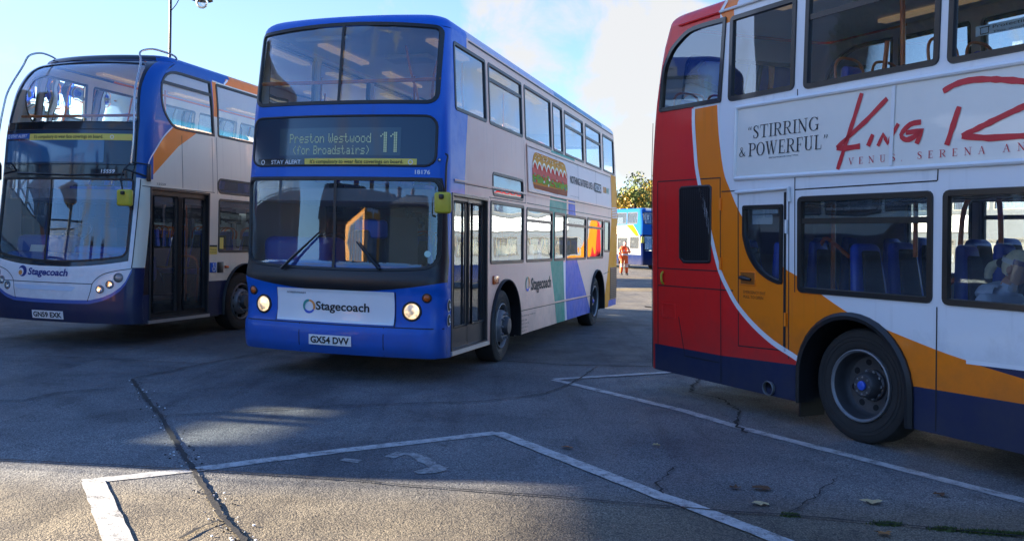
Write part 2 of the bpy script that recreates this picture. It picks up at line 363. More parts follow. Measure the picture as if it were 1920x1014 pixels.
# ------------------------------------------------------------------ bus builder
class Bus:
    """local axes: x across (+ nearside), y from the front (0) to the rear (L), z up"""
    def __init__(s, loc, yaw, label, group, L=10.45, wtab=None, rake=((0, 0), (5, 0)), rear=((0, 0), (5, 0)), bul=.14, rc=.16, rcr=.12, ze=3.9, rise=.17, crown=.03, zb=.3, lean=0., z0=1., zl=0., cat='bus'):
        s.root = empty('double_decker_bus', (loc[0], loc[1], loc[2] if len(loc) > 2 else 0), -yaw, label=label, cat=cat, group=group)
        s.L, s.rake, s.rear, s.bul, s.rc, s.rcr, s.ze, s.rise, s.crown, s.zb = L, rake, rear, bul, rc, rcr, ze, rise, crown, zb
        s.wt = wtab or [(0, 1.25), (2.2, 1.25), (2.4, 1.245), (3.9, 1.18), (4.3, 1.16)]
        s.lean, s.z0, s.zl = lean, z0, zl; s.W = 1.25; s.yaw = yaw
        s.front = Map(lambda a, z: s.X(s.fp(a, z)), (0, -1, 0)); s.back = Map(lambda a, z: s.X(s.bp(a, z)), (0, 1, 0))
        s.near = Map(lambda u, z: s.X((s.w(z), u, z)), (1, 0, 0), 4); s.off = Map(lambda u, z: s.X((-s.w(z), u, z)), (-1, 0, 0), 4)
        s.holes = {k: [] for k in ('front', 'back', 'near', 'off')}
    def w(s, z): return interp(z, s.wt)
    def X(s, p): return (p[0]-s.lean*(p[2]-s.z0), p[1], p[2]+s.zl*(p[0]+1.25))
    def M(s, k): return getattr(s, k)
    def fv(s, v, z): return (v+s.lean*(z-s.z0))*s.W/s.w(z)             # true lateral place -> front parameter
    def FP(s, pts): return [(s.fv(a, z), z) for a, z in pts]
    def cor(s, v, w, rc):
        t = max(0., min(1., (abs(v)-(w-rc))/rc)); return rc*(1-math.sqrt(max(0., 1-t*t)))
    def fp(s, a, z, i=0.):
        a = max(-s.W, min(s.W, a)); w = s.w(z)-i; v = a*w/s.W
        return (v, sminterp(z, s.rake)+s.bul*abs(v/w)**2.2+s.cor(v, w, s.rc)+i, z)
    def bp(s, a, z, i=0.):
        a = max(-s.W, min(s.W, a)); w = s.w(z)-i; v = a*w/s.W
        return (v, s.L-sminterp(z, s.rear)-.05*abs(v/w)**2.2-s.cor(v, w, s.rcr)-i, z)
    def ue(s, z): return sminterp(z, s.rake)+s.bul+s.rc
    def ur(s, z): return s.L-sminterp(z, s.rear)-.05-s.rcr
    def world(s, p): return s.root.matrix_basis @ Vector(s.X(p))
    def part(s, mb, name, parent=None, **k): return tag(mb.build(name, parent or s.root, **k))
    def side_outline(s):
        n = 24; zs = [s.zb+(s.ze-s.zb)*k/n for k in range(n+1)]
        return [(s.ue(z), z) for z in zs]+[(s.ur(z), z) for z in reversed(zs)]
    def window(s, k, poly, gm=None, w=.035, name='window', bars=(), rub=None, proud=.008, hole=True, st=.15, label=None, barname='opening_bar'):
        M = s.M(k)
        if hole: s.holes[k].append(poly)
        mb = MB(); q = gasket(mb, M, poly, w, rub or RUB, proud, st=st); o = s.part(mb, name, sharp=.5)
        if label: o['label'] = label
        mp = MB(); sheet(mp, M, q, gm or G_SIDE, du=st*2, dz=st*2, off=-.010); s.part(mp, 'pane', o)
        if bars:
            mbar = MB()
            for pts, bw in bars:
                for off, d in ((-.004, 0),):
                    ribbon(mbar, M, pts, bw, rub or RUB, off=.004)
            s.part(mbar, barname, o)
        return o
    def panel(s, k, mat, regions=(), du=.3, dz=.3, lining=(.045, None), name=None, outline=None):
        mb = MB(); W = s.W
        if k in ('near', 'off'): ol = s.side_outline(); nm = 'side_panel'
        else: ol = [(-W, s.zb), (W, s.zb), (W, s.ze), (-W, s.ze)]; nm = 'front_panel' if k == 'front' else 'rear_panel'
        extra = []
        if k in ('front', 'back'):
            r = s.rc if k == 'front' else s.rcr
            extra = [[(sg*(W-r*q), s.zb+.01), (sg*(W-r*q), s.ze-.01)] for sg in (-1, 1) for q in (1, .6, .35, .18, .07, .02)]
        sheet(mb, s.M(k), outline or ol, mat, s.holes[k], regions, du, dz, lining=(lining[0], lining[1] or GREY_IN), extra=extra)
        return s.part(mb, name or nm)
    def ring(s, i, z):
        P = []; W = s.W; ang = [math.sin(math.pi/2*t/14) for t in range(-14, 15)]
        for t in ang: P.append(s.fp(W*t, z, i))
        y0, y1 = P[-1][1], s.bp(W, z, i)[1]; x = P[-1][0]
        for k in range(1, 40): P.append((x, y0+(y1-y0)*k/40, z))
        for t in reversed(ang): P.append(s.bp(W*t, z, i))
        for k in range(1, 40): P.append((-x, y1+(y0-y1)*k/40, z))
        return P
    def roof(s, matf, inner=True):
        mb = MB(); rows = []
        lev = [(s.rise*1.25*(1-math.cos(t)), s.ze+s.rise*math.sin(t)) for t in [math.pi/2*k/7 for k in range(8)]]
        lev += [(.45, s.ze+s.rise+s.crown*.5), (.8, s.ze+s.rise+s.crown)]
        for i, z in lev: rows.append([mb.vert(s.X(p)) for p in s.ring(i, z)])
        n = len(rows[0])
        for r0, r1 in zip(rows, rows[1:]):
            for k in range(n):
                c = [mb.v[j] for j in (r0[k], r0[(k+1) % n])]; u = (c[0][1]+c[1][1])/2; x = (c[0][0]+c[1][0])/2
                mb.face((r0[k], r0[(k+1) % n], r1[(k+1) % n], r1[k]), matf(x, u), True)
        mb.face(rows[-1], matf(0, 5), True)
        o = s.part(mb, 'roof', sharp=1.2)
        if inner:
            mc = MB(); b = [mc.vert(s.X((p[0], p[1], s.ze+.02))) for p in s.ring(.06, s.ze)]; mc.face(b, CEIL); s.part(mc, 'ceiling')
        return o
    def box(s, name, mat, u0, u1, v0, v1, z0, z1, parent=None):
        mb = MB(); mb.box(((v0+v1)/2, (u0+u1)/2, (z0+z1)/2), (v1-v0, u1-u0, z1-z0), mat, s.X); return s.part(mb, name, parent)
    def deck(s, z0, z1, name, mat, under=None, i=.07):
        mb = MB(); a = [mb.vert(s.X((p[0], p[1], z0))) for p in s.ring(i, (z0+z1)/2)]; b = [mb.vert(s.X((p[0], p[1], z1))) for p in s.ring(i, (z0+z1)/2)]
        mb.face(a[::-1], under or mat); mb.face(b, mat); n = len(a)
        for k in range(n): mb.face((a[k], a[(k+1) % n], b[(k+1) % n], b[k]), mat)
        return s.part(mb, name)
    def pole(s, pts, r=.018, name='handrail', mat=None):
        mb = MB(); mb.tube(pts, r, mat or ORP, 8, s.X); return s.part(mb, name)
    def arch(s, k, uc, r, z0, trim=.05, zc=.47, depth=.5, ang=None):
        """wheel opening with a black liner and a rubber lip"""
        M = s.M(k); sg = 1 if k == 'near' else -1
        top = [(uc+r*math.cos(t), zc+r*math.sin(t)) for t in [math.pi*j/20 for j in range(21)]]
        poly = [(uc+r, s.zb-.2)]+top+[(uc-r, s.zb-.2)]; s.holes[k].append(poly)
        mb = MB(); pts = [(uc+r, s.zb)]+top+[(uc-r, s.zb)]; ids = []
        for a, z in pts:
            p = M.at(a, z, .004); q = s.X((sg*(s.w(z)-depth), a, z)); ids.append((mb.vert(p), mb.vert(q)))
        for (a, b), (c, d) in zip(ids, ids[1:]): mb.face((a, b, d, c), BLK, True)
        mb.face([b for a, b in ids], BLK)
        s.part(mb, 'wheel_arch')
        if trim:
            mt = MB(); rows = []
            for j, (a, z) in enumerate(pts):
                dx, dz = (a-uc, z-zc); l = math.hypot(dx, dz) or 1
                if j in (0, len(pts)-1): dx, dz, l = (1 if j == 0 else -1), 0, 1
                e = (dx/l, dz/l)
                rows.append([mt.vert(M.at(a+e[0]*o, max(z+e[1]*o, s.zb), h)) for o, h in ((-.004, -.05), (-.004, .035), (trim*.5, .042), (trim, .02), (trim, -.002))])
            for r0, r1 in zip(rows, rows[1:]):
                for q in range(4): mt.face((r0[q], r0[q+1], r1[q+1], r1[q]), RUB, True)
            s.part(mt, 'arch_trim')
    def wheel(s, uc, side, front, R=.475, face=1.215, steer=0., label=None):
        """tyre (the wheel) with a rim below it"""
        mb = MB(); x = 0
        mb.lathe([(-.28, .30), (-.28, .42), (-.26, .462), (-.22, R), (-.15, R+.001), (-.05, R), (-.018, .462), (-.004, .44), (0, .40), (-.004, .345), (-.012, .312), (-.03, .295)], TYRE, 56)
        for r in (.405, .375):
            mb.lathe([(.001, r-.004), (.004, r), (.001, r+.004)], TYRE, 56)
        t = mb.build('wheel', s.root, (side*face, uc, R-.005), (0 if side > 0 else math.pi)+steer)
        rm = MB(); RIM = pbr('rim_paint', (.22, .22, .225), .5, metal=.4, var=.35, vscale=9); RIMD = pbr('rim_dark', (.075, .075, .08), .5, metal=.4, var=.4, vscale=9)
        HOLE = pbr('rim_hole', (.004, .004, .005), .8)
        if front:
            rm.lathe([(-.03, .30), (.0, .297), (.004, .288), (-.02, .272), (-.09, .262), (-.10, .225), (.005, .205), (.03, .185), (.032, .125)], RIM, 48)
            rm.lathe([(.032, .125), (.075, .118), (.10, .10), (.105, 0)], RIMD, 32)
            for k in range(10):
                a = 2*math.pi*k/10; cx, cz = .163*math.cos(a), .163*math.sin(a)
                rm.lathe([(.036, .0), (.062, .014), (.03, .019)], RIM, 8, c=(0, cx, cz))
            for k in range(10):
                a = 2*math.pi*(k+.5)/10; cx, cz = .238*math.cos(a), .238*math.sin(a)
                rm.lathe([(-.085, 0), (-.045, .024), (-.08, .03)], HOLE, 10, c=(.02, cx, cz))
        else:
            rm.lathe([(-.03, .30), (.004, .299), (.008, .290), (-.01, .274)], RIM, 56)
            rm.lathe([(-.01, .274), (-.07, .258), (-.10, .262), (-.135, .25), (-.15, .235), (-.165, .10)], RIMD, 56)
            for k in range(8):
                a = 2*math.pi*(k+.3)/8; cy, cz = .188*math.cos(a), .188*math.sin(a); ids = []
                for j in range(14):
                    b = 2*math.pi*j/14; rr_ = .188+.026*math.cos(b); aa = a+.16*math.sin(b); xx = -.150-.015*(.235-rr_)/.135+.003
                    ids.append(rm.vert((xx, rr_*math.cos(aa), rr_*math.sin(aa))))
                rm.face(ids, HOLE)
            rm.lathe([(-.165, .135), (-.14, .13), (-.13, .115), (-.05, .10), (-.035, .085), (-.035, 0)], RIMD, 32)
            for k in range(10):
                a = 2*math.pi*k/10; rm.lathe([(-.115, 0), (-.115, .013), (-.15, .015)], RIM, 6, c=(0, .116*math.cos(a), .116*math.sin(a)))
            for k in range(8):
                a = 2*math.pi*k/8; rm.lathe([(-.028, 0), (-.028, .009), (-.045, .010)], RIM, 6, c=(0, .07*math.cos(a), .07*math.sin(a)))
        ro = rm.build('rim', t)
        if not front:
            hb = MB(); hb.lathe([(-.03, .04), (-.016, .038), (-.012, .03), (-.012, 0)], pbr('blue_hub_cap', (.03, .10, .55), .35, var=.5, vscale=60), 20); hb.build('hub_cap', t)
        return t
SEAT = {}
def seat_mesh():
    if 'm' in SEAT: return SEAT['m'], SEAT['h']
    mb = MB()
    def shape(p):                                                        # rounded, tapering back
        t = (p[2]+.36)/.72; k = 1-.75*max(0, t-.45)**2.2/.27; return (p[0]*max(.4, k), p[1]+.10*t, p[2])
    mb.rbox((0, .20, .80), (.44, .09, .74), SEATB, .045, 4, fn=shape)
    mb.rbox((0, .145, .79), (.25, .05, .60), SEATF, .02, 2, fn=shape)
    mb.rbox((0, -.03, .43), (.42, .42, .10), SEATB, .03, 2)
    mb.rbox((0, -.04, .475), (.30, .38, .05), SEATF, .02, 2)
    mb.box((0, .0, .2), (.06, .30, .40), BLK)
    h = MB(); h.tube(smooth_line([(-.17, .30, 1.02), (-.165, .32, 1.16), (-.09, .33, 1.235), (.09, .33, 1.235), (.165, .32, 1.16), (.17, .30, 1.02)], 4), .013, ORP, 6)
    SEAT['m'] = mb; SEAT['h'] = h; return mb, h
def seats(bus, rows, zf, cols=(-.97, -.52, .52, .97), handle=True, arch=()):
    for u in rows:
        for v in cols:
            p = bus.X((v, u, zf))
            if any(abs(u-c) < .75 for c in arch):                      # seat over a wheel box: backrest only
                mb = MB(); f_ = lambda q: (q[0]*(1-.42*max(0, (q[2]+.30)/.60-.55)**2/.2), q[1]+.10*(q[2]+.30)/.60, q[2])
                mb.rbox((0, .20, .87), (.43, .09, .60), SEATB, .045, 3, fn=f_); mb.rbox((0, .145, .86), (.25, .05, .50), SEATF, .02, 2, fn=f_)
                o = mb.build('seat', bus.root, p); hh = SEAT['o'][1].copy() if 'o' in SEAT and handle else None
                if hh: COL.objects.link(hh); hh.parent = o
                continue
            if 'o' not in SEAT:
                mb, h = seat_mesh(); o = mb.build('seat', bus.root); hh = h.build('grab_handle', o); SEAT['o'] = (o, hh)
            else:
                o = SEAT['o'][0].copy(); COL.objects.link(o); o.parent = bus.root
                if handle: hh = SEAT['o'][1].copy(); COL.objects.link(hh); hh.parent = o
            o.location = p
def interior(bus, zl=.42, zu=2.28, u0=.35, us=1.0, arches=(2.4, 8.2)):
    mb = MB(); ar = [c for c in arches]; us_ = [.4]+[x for c in ar for x in (c-.63, c+.63)]+[bus.L-.2]
    mb.box((0, bus.L/2+.1, zl-.04), (1.16, bus.L-.6, .08), FLOOR, bus.X)
    for a, b in zip(us_[::2], us_[1::2]):
        for sg in (-1, 1): mb.box((sg*.88, (a+b)/2, zl-.042), (.60, b-a, .08), FLOOR, bus.X)
    bus.part(mb, 'lower_floor')
    bus.deck(zu-.14, zu, 'upper_floor', UPFL, CEIL)
    mb = MB()
    for v in (-.72, .72):
        for k in range(5):
            u = us+.65+k*1.8; mb.box((v, u, bus.ze-.002), (.13, 1.15, .03), STRIP, bus.X)
    bus.part(mb, 'ceiling_light')
def underbody(bus, u0=.5, arches=()):
    mb = MB(); us = [u0]+[x for c in arches for x in (c-.62, c+.62)]+[bus.L-.3]
    for a, b in zip(us[::2], us[1::2]): mb.box((0, (a+b)/2, .34), (2.36, b-a, .14), BLK, bus.X)
    for c in arches: mb.box((0, c, .42), (1.3, 1.26, .16), BLK, bus.X)
    for c in arches: mb.tube([(-1.0, c, .47), (1.0, c, .47)], .07, BLK, 8)
    bus.part(mb, 'underbody')
def seam(bus, k, lines, w=.009, mat=None, name='panel_seam', off=.002):
    mb = MB(); M = bus.M(k)
    for l in lines: ribbon(mb, M, l, w, mat or DKP, off)
    return bus.part(mb, name)
HBOWL = pbr('headlight_bowl', (.72, .62, .50), .16, metal=.8, bump=.006, bscale=60, emit=(1, .68, .35), emis=.06)
def lamp_unit(bus, k, v, z, r, name, bez, lensm, inner, off=.0, rim=.018, parent=None):
    """round lamp: bezel (part) with bowl and a lens below it"""
    M = bus.M(k); a0 = bus.fv(v, z) if k == 'front' else v; c = M.at(a0, z); n = M.n(a0, z)
    t = Vector((0, 0, 1)).cross(n).normalized(); b = n.cross(t)
    def disc(mb, prof, mat, seg=28):
        rows = [[mb.vert(c+n*(h+off)+(t*math.cos(2*math.pi*i/seg)+b*math.sin(2*math.pi*i/seg))*rad) for i in range(seg)] for h, rad in prof]
        for r0, r1 in zip(rows, rows[1:]):
            for i in range(seg): mb.face((r0[i], r0[(i+1) % seg], r1[(i+1) % seg], r1[i]), mat, True)
        return rows
    mb = MB(); disc(mb, [(-.002, r+rim), (.012, r+rim*.8), (.014, r), (.0, r)], bez)
    if inner is LAMP:
        rw = disc(mb, [(.012, r), (.004, r*.92)], HBOWL); rw = disc(mb, [(.004, r*.92), (.003, r*.7), (.003, r*.4), (.004, r*.1)], LAMP); mb.face(rw[-1], LAMP)
    elif inner: rw = disc(mb, [(.004, r), (.003, r*.6), (.002, r*.2)], inner); mb.face(rw[-1], inner)
    o = bus.part(mb, name, parent)
    ml = MB(); rw = disc(ml, [(.008, r), (.020, r*.8), (.027, r*.45), (.029, r*.1)], lensm); ml.face(rw[-1], lensm, True); bus.part(ml, 'lens', o)
    return o
def plate(bus, k, v, z, body, w=.52, h=.111, name='number_plate'):
    M = bus.M(k); mb = MB(); F = (lambda p: bus.FP(p)) if k == 'front' else (lambda p: p)
    q = F([(v-w/2, z-h/2), (v+w/2, z-h/2), (v+w/2, z+h/2), (v-w/2, z+h/2)])
    sheet(mb, M, q, PLATE, du=.1, dz=.1, off=.014)
    e = [F([(a, b)])[0] for a, b in ((v-w/2, z-h/2), (v+w/2, z-h/2), (v+w/2, z+h/2), (v-w/2, z+h/2))]
    o = bus.part(mb, name)
    a0 = F([(v-w*.455, z)])[0][0]; a1 = F([(v+w*.455, z)])[0][0]
    t = MB(); text(t, M, body, a0, a1, z-.038, z+.038, DKP, off=.017, bold=.035); bus.part(t, 'lettering', o); return o
# 5x7 dot matrix letters of the destination blinds
DOT = {'P': '1E11111E101010', 'r': '00001619101010', 'e': '00000E111F100E', 's': '00000F100E011E', 't': '08081C08080906', 'o': '00000E1111110E', 'n': '00001619111111',
 'W': '1111111515150A', 'w': '0000111115150A', 'd': '01010D1311110F', '(': '02040808080402', 'f': '0609081C080808', 'B': '1E11111E11111E', 'a': '00000E010F110F', 'i': '04000C0404040E', ')': '08040202020408', ' ': '00000000000000'}
def dots(mb, M, s, a0, b0, px, mat, fx=1., off=.006, F=None):
    x = a0
    for ch in s:
        rows = DOT[ch]
        for j in range(7):
            bits = int(rows[2*j:2*j+2], 16)
            for i in range(5):
                if bits >> (4-i) & 1:
                    cx, cz = x+i*px*fx, b0+(6-j)*px; d = px*.40
                    q = [(cx-d*fx, cz-d), (cx+d*fx, cz-d), (cx+d*fx, cz+d), (cx-d*fx, cz+d)]
                    if F: q = F(q)
                    mb.face([mb.vert(M.at(p[0], p[1], off)) for p in q], mat)
        x += px*fx*(6 if ch != ' ' else 4)
    return x
def swirl(mb, M, cx, cz, r, cols, off=.006, ax=1., F=None, a0=100.):
    """ring emblem of three tapering arcs"""
    n = 14
    for k, c in enumerate(cols):
        pts = []
        for j in range(n+1):
            t = math.radians(a0+k*120+j*128/n); wd = r*(.34-.20*abs(j/n-.35)); pts.append((t, r*.78+wd/2, r*.78-wd/2))
        ids = []
        for t, ro, ri in pts:
            q = [(cx+ax*ro*math.cos(t), cz+ro*math.sin(t)), (cx+ax*ri*math.cos(t), cz+ri*math.sin(t))]
            if F: q = F(q)
            ids.append([mb.vert(M.at(p[0], p[1], off+.0012*k)) for p in q])
        for a, b in zip(ids, ids[1:]): mb.face((a[0], a[1], b[1], b[0]), c)
# ------------------------------------------------------------------ paints
BLUE = paint('royal_blue_paint', (.002, .110, .53)); NAVY = paint('navy_paint', (.003, .015, .072)); LILAC = paint('pale_lilac_paint', (.98, .62, .46), .42, .04, .010, .2)
TEAL = paint('teal_paint', (.004, .30, .22), .42, .04, .006, .2); AMBERP = paint('amber_paint', (.88, .32, .006), .5, .0, .004, .12); WHITE = paint('white_paint', (.76, .77, .78), bump=.008)
CREAM = paint('cream_paint', (.74, .70, .56)); ORANGE = paint('orange_paint', (.92, .215, .003)); RED = paint('red_paint', (.80, .020, .016), bump=.008)
OBLUE = paint('older_blue_paint', (.002, .088, .36)); MBLUE = paint('mid_blue_paint', (.015, .10, .52), .42, .04, .006, .2); LBLUE = paint('light_blue_stripe', (.05, .12, .42))
ROOFW = paint('roof_white', (.70, .70, .70), .45); TEALB = paint('teal_blue_paint', (.03, .20, .36)); LILB = paint('cantrail_lilac', (.52, .46, .60))
LEDP = pbr('blind_panel', (.020, .050, .075), .12, coat=.5); LEDD = pbr('blind_dot', (.34, .40, .26), .5, emit=(.55, .8, .45), emis=.018)
DALU = pbr('dark_aluminium', (.045, .045, .05), .35, metal=.5, var=.15)
FLAP = pbr('white_flap', (.78, .79, .80), .35, coat=.3)
def FS(b, pts): return [(v*b.W/b.w(z), z) for v, z in pts]
def door(b, k, u0, u1, z0, z1, gm, glass_z=(.26, .08), n=2, mat=None, sill=True, label=None):
    M = b.M(k); mat = mat or DALU; b.holes[k].append([(u0, z0), (u1, z0), (u1, z1), (u0, z1)])
    mb = MB(); holes = []; wd = (u1-u0)/n
    for i in range(n): holes.append(rr(u0+i*wd+.075, z0+glass_z[0], u0+(i+1)*wd-.075, z1-glass_z[1], .03, 3))
    sheet(mb, M, [(u0, z0), (u1, z0), (u1, z1), (u0, z1)], mat, holes, du=.4, dz=.4, off=-.035, lining=(.03, mat))
    for i in range(1, n):
        u = u0+i*wd; ribbon(mb, M, [(u, z0), (u, z1)], .022, RUB, -.030)
    o = b.part(mb, 'door')
    mf = MB(); gasket(mf, M, inset([(u0, z0), (u1, z0), (u1, z1), (u0, z1)], -.012), .035, mat, .012, .05); b.part(mf, 'door_frame', o)
    for h in holes:
        mp = MB(); gasket(mp, M, inset(h, -.012), .02, RUB, -.026, .02); sheet(mp, M, h, gm, du=.5, dz=.5, off=-.045); b.part(mp, 'pane', o)
    if sill:
        ms = MB(); ms.box(((1 if k == 'near' else -1)*(b.w(z0)-.02), (u0+u1)/2, z0-.02), (.09, u1-u0+.06, .045), ALU, b.X); b.part(ms, 'sill', o)
    return o
def arcq(p, zt, amt, half):                                           # bow a window's upper edge
    return [(v, z+(amt*(1-(v/half)**2) if z > zt else 0)) for v, z in subdiv(p, .12)]
def mirror_case(b, v, y, z, w, h, d, label=None, armpts=None, r=.012, tilt=0.):
    mb = MB(); mb.rbox((v, y, z), (w, d, h), YEL, .03, 3, b.X, tilt)
    o = b.part(mb, 'mirror')
    g = MB(); g.box((v, y+d/2+.001, z), (w*.86, .004, h*.86), CHR, b.X, tilt); b.part(g, 'mirror_glass', o)
    if armpts: a = MB(); a.tube(smooth_line(armpts, 4), r, BLK, 8, b.X); b.part(a, 'mirror_arm', o)
    k = MB(); k.rbox((v, y-d/2-.01, z+h*.28), (.05, .05, .05), BLK, .012, 2, b.X); b.part(k, 'clamp', o)
    return o

# ================================================================== the middle bus (rolling towards us, headlights lit)
BG = 'double-decker buses in the bus station'
B = Bus((-1.9832, 9.6874), .3018, 'double-decker bus with royal blue front, lit headlights and pale lilac side carrying a sandwich advert', BG,
        L=10.45, rake=[(.28, .04), (.36, .005), (.58, .0), (.625, .02), (.65, .05), (.95, .055), (1.06, .02), (1.16, .025), (1.28, .06), (2.2, .10), (2.3, .11), (2.95, .15), (3.05, .16), (3.85, .27), (3.93, .29)],
        rear=[(0, .12), (.5, .02), (2.5, 0), (3.4, .08), (3.95, .18)], ze=3.93, rise=.16, crown=.02, zb=.29, lean=.020, z0=.9)
uw = FS(B, arcq(rr(-1.145, 3.045, 1.145, 3.925, (.12, .12, .08, .08)), 3.8, .055, 1.145))
ws = FS(B, [(v, z-(.055*(1-min(1, abs(v)/1.21)**3) if z < 1.4 else 0)) for v, z in subdiv(rr(-1.205, 1.265, 1.205, 2.235, (.16, .16, .10, .10)), .1)])
o = B.window('front', uw, G_WS, .045, 'windscreen', bars=[([(-.0, 3.06), (-.0, 3.96)], .035)], st=.1, label='upper deck windscreen', barname='divider')
o = B.window('front', ws, G_LOW, .035, 'windscreen', bars=[([(0, 1.23), (0, 2.22)], .035)], st=.1, label='lower deck windscreen', barname='divider')
blackband = FS(B, [(v, .985+.13*(abs(v)/1.25)**2) for v in [-1.25+2.5*i/24 for i in range(25)]]+[(1.25, 1.36), (1.238, 2.0), (1.2, 2.245), (-1.2, 2.245), (-1.238, 2.0), (-1.25, 1.36)])
B.panel('front', BLUE, [(blackband, BLK)], .09, .09)
for g in ((.55, 3.03, 1.69, 3.805, 0), (1.78, 3.03, 3.24, 3.805, 3.60), (3.35, 3.03, 4.83, 3.81, 0), (4.93, 3.035, 5.58, 3.805, 0), (5.70, 3.04, 7.13, 3.80, 3.55), (7.30, 3.045, 8.70, 3.80, 3.55), (8.90, 3.05, 10.08, 3.81, 0),
          (1.76, 1.287, 3.22, 2.09, 0), (3.335, 1.29, 4.80, 2.075, 1.89), (4.90, 1.29, 5.62, 2.07, 0), (5.69, 1.29, 7.22, 2.065, 1.89), (7.30, 1.295, 8.79, 2.07, 1.89), (8.88, 1.42, 9.48, 2.07, 0)):
    x0 = max(g[0], .60); bars = [([(x0+.03, g[4]), (g[2]-.03, g[4])], .045)] if g[4] else ()
    B.window('near', rr(x0, g[1], g[2], g[3], .05, 3), G_SIDE, .045, bars=bars)
    if g[1] > 3 or g[0] > 1.8: B.window('off', rr(x0, g[1], g[2], 3.895 if g[1] > 3 else g[3], .05, 3), G_SIDE, .035, bars=bars if g[1] < 3 else ())
o = B.window('near', rr(1.83, 2.145, 3.19, 2.45, .07), G_DARK, .04, 'side_blind')
door(B, 'near', .44, 1.64, .345, 2.09, G_SIDE)
B.arch('near', 2.40, .60, .29, .02, depth=.62); B.arch('near', 8.23, .60, .29, .02, depth=.62); B.arch('off', 2.40, .60, .29, .02); B.arch('off', 8.23, .60, .29, .02)
nearreg = [([(-1, 4.3), (1.06, 4.3), (1.03, 3.4), (1.006, 3.016), (.90, 2.6), (.848, 2.3), (.846, 2.1), (.44, 2.1), (.44, .1), (-1, .1)], BLUE),
  ([(4.79, 3.04), (6.39, 3.04), (6.384, 2.95), (5.72, 2.29), (5.71, 2.086), (5.523, 1.257), (5.60, .75), (5.693, .2), (5.15, .2), (4.93, .75), (4.69, 1.263), (4.60, 2.086), (4.64, 2.29), (4.78, 2.95)], TEAL),
  ([(5.83, 2.30), (6.316, 2.30), (6.375, 2.09), (6.542, 1.262), (7.19, .74), (7.80, .2), (5.84, .2), (5.70, .75), (5.678, 1.264), (5.843, 2.09)], MBLUE),
  ([(5.52, 1.262), (5.678, 1.264), (5.70, .75), (5.84, .2), (5.69, .2), (5.60, .75)], WHITE),
  ([(9.643, 3.04), (9.634, 2.06), (9.37, 1.155), (8.91, .32), (8.8, .1), (11, .1), (11, 3.04)], AMBERP),
  ([(9.25, .1), (9.45, .42), (11, .42), (11, .1)], MBLUE)]
B.panel('near', LILAC, nearreg, .35, .25)
B.panel('off', LILAC, [([(-1, 4.3), (1.06, 4.3), (.848, 2.3), (.44, .1), (-1, .1)], BLUE)], .6, .5)
B.window('back', FS(B, rr(-.95, 3.05, .95, 3.7, .12)), G_SIDE, .05); B.panel('back', AMBERP, [], .3, .3)
B.roof(lambda x, u: BLUE if u < 1.16 else ((LILB if u < 5.05 else (TEALB if u < 8.87 else ROOFW)) if abs(x) > .95 else ROOFW))
interior(B, zu=2.12, arches=(2.4, 8.23)); underbody(B, arches=(2.4, 8.23))
for sd in (1, -1):
    B.wheel(2.40, sd, True, steer=.04 if sd > 0 else .04); B.wheel(8.23, sd, False)
seats(B, [1.9+.82*i for i in range(10)], 1.90); seats(B, [3.5+.85*i for i in range(5)], .46)
# --- front details
mb = MB(); q = gasket(mb, B.front, FS(B, rr(-1.15, 2.355, 1.15, 2.93, .13)), .028, RUB, .010, .01, .1); sheet(mb, B.front, q, BLIND, du=.12, dz=.12, off=.004); o = B.part(mb, 'destination_display')
mb = MB(); patch(mb, B.front, FS(B, rr(-.745, 2.478, .755, 2.785, .005, 1)), LEDP, .007, .12); B.part(mb, 'blind_panel', o)
mb = MB(); px = .0149; fF = lambda q: FS(B, q)
dots(mb, B.front, 'Preston Westwood', -.60, 2.625, px, LEDD, .735, .010, fF); dots(mb, B.front, '(for Broadstairs)', -.555, 2.497, px*.93, LEDD, .70, .010, fF)
for x in (.52, .635):                                                  # the big 11
    for j in range(12):
        for i in range(5):
            if i in (2, 3) or (j == 10 and i == 1) or (j == 9 and i == 0):
                a, z = x+i*.020, 2.515+j*.0185; mb.face([mb.vert(B.front.at(p, q, .010)) for p, q in fF([(a, z), (a+.015, z), (a+.015, z+.0145), (a, z+.0145)])], LEDD)
B.part(mb, 'lettering', o)
mb = MB(); patch(mb, B.front, FS(B, rr(-1.05, 2.368, -.405, 2.445, .004, 1)), GLB, .007, .12); patch(mb, B.front, FS(B, rr(-.40, 2.368, .935, 2.445, .004, 1)), YELP, .007, .12); s_ = B.part(mb, 'notice_strip', o)
mb = MB(); text(mb, B.front, 'STAY ALERT', -.86, -.45, 2.385, 2.43, WHT, .010, .01); text(mb, B.front, "It's compulsory to wear face coverings on board.", -.33, .79, 2.378, 2.434, DKP, .010, .012)
swirl(mb, B.front, -.98, 2.407, .03, [WHT]*3, .010); swirl(mb, B.front, .87, 2.407, .03, [WHT]*3, .010); B.part(mb, 'lettering', s_)
mb = MB(); text(mb, B.front, '18176', .92, 1.085, 2.278, 2.325, WHT, .006, .02); B.part(mb, 'fleet_number')
mb = MB(); patch(mb, B.front, FS(B, rr(-.715, .628, .725, 1.0, .006, 1)), FLAP, .012, .12); fl = B.part(mb, 'front_flap')
mb = MB(); text(mb, B.front, 'Stagecoach', -.21, .44, .735, .862, DKP, .017, .022); B.part(mb, 'lettering', fl)
mb = MB(); swirl(mb, B.front, -.295, .80, .085, [pbr('emblem_blue', (.02, .10, .55), .4), pbr('emblem_orange', (.75, .28, .06), .4), pbr('emblem_teal', (.02, .28, .25), .4)], .017, a0=-150); B.part(mb, 'emblem', fl)
mb = MB(); text(mb, B.front, 'SCREENWASH', -.585, -.335, .938, .962, DKP, .017, .01, .2); B.part(mb, 'lettering', fl)
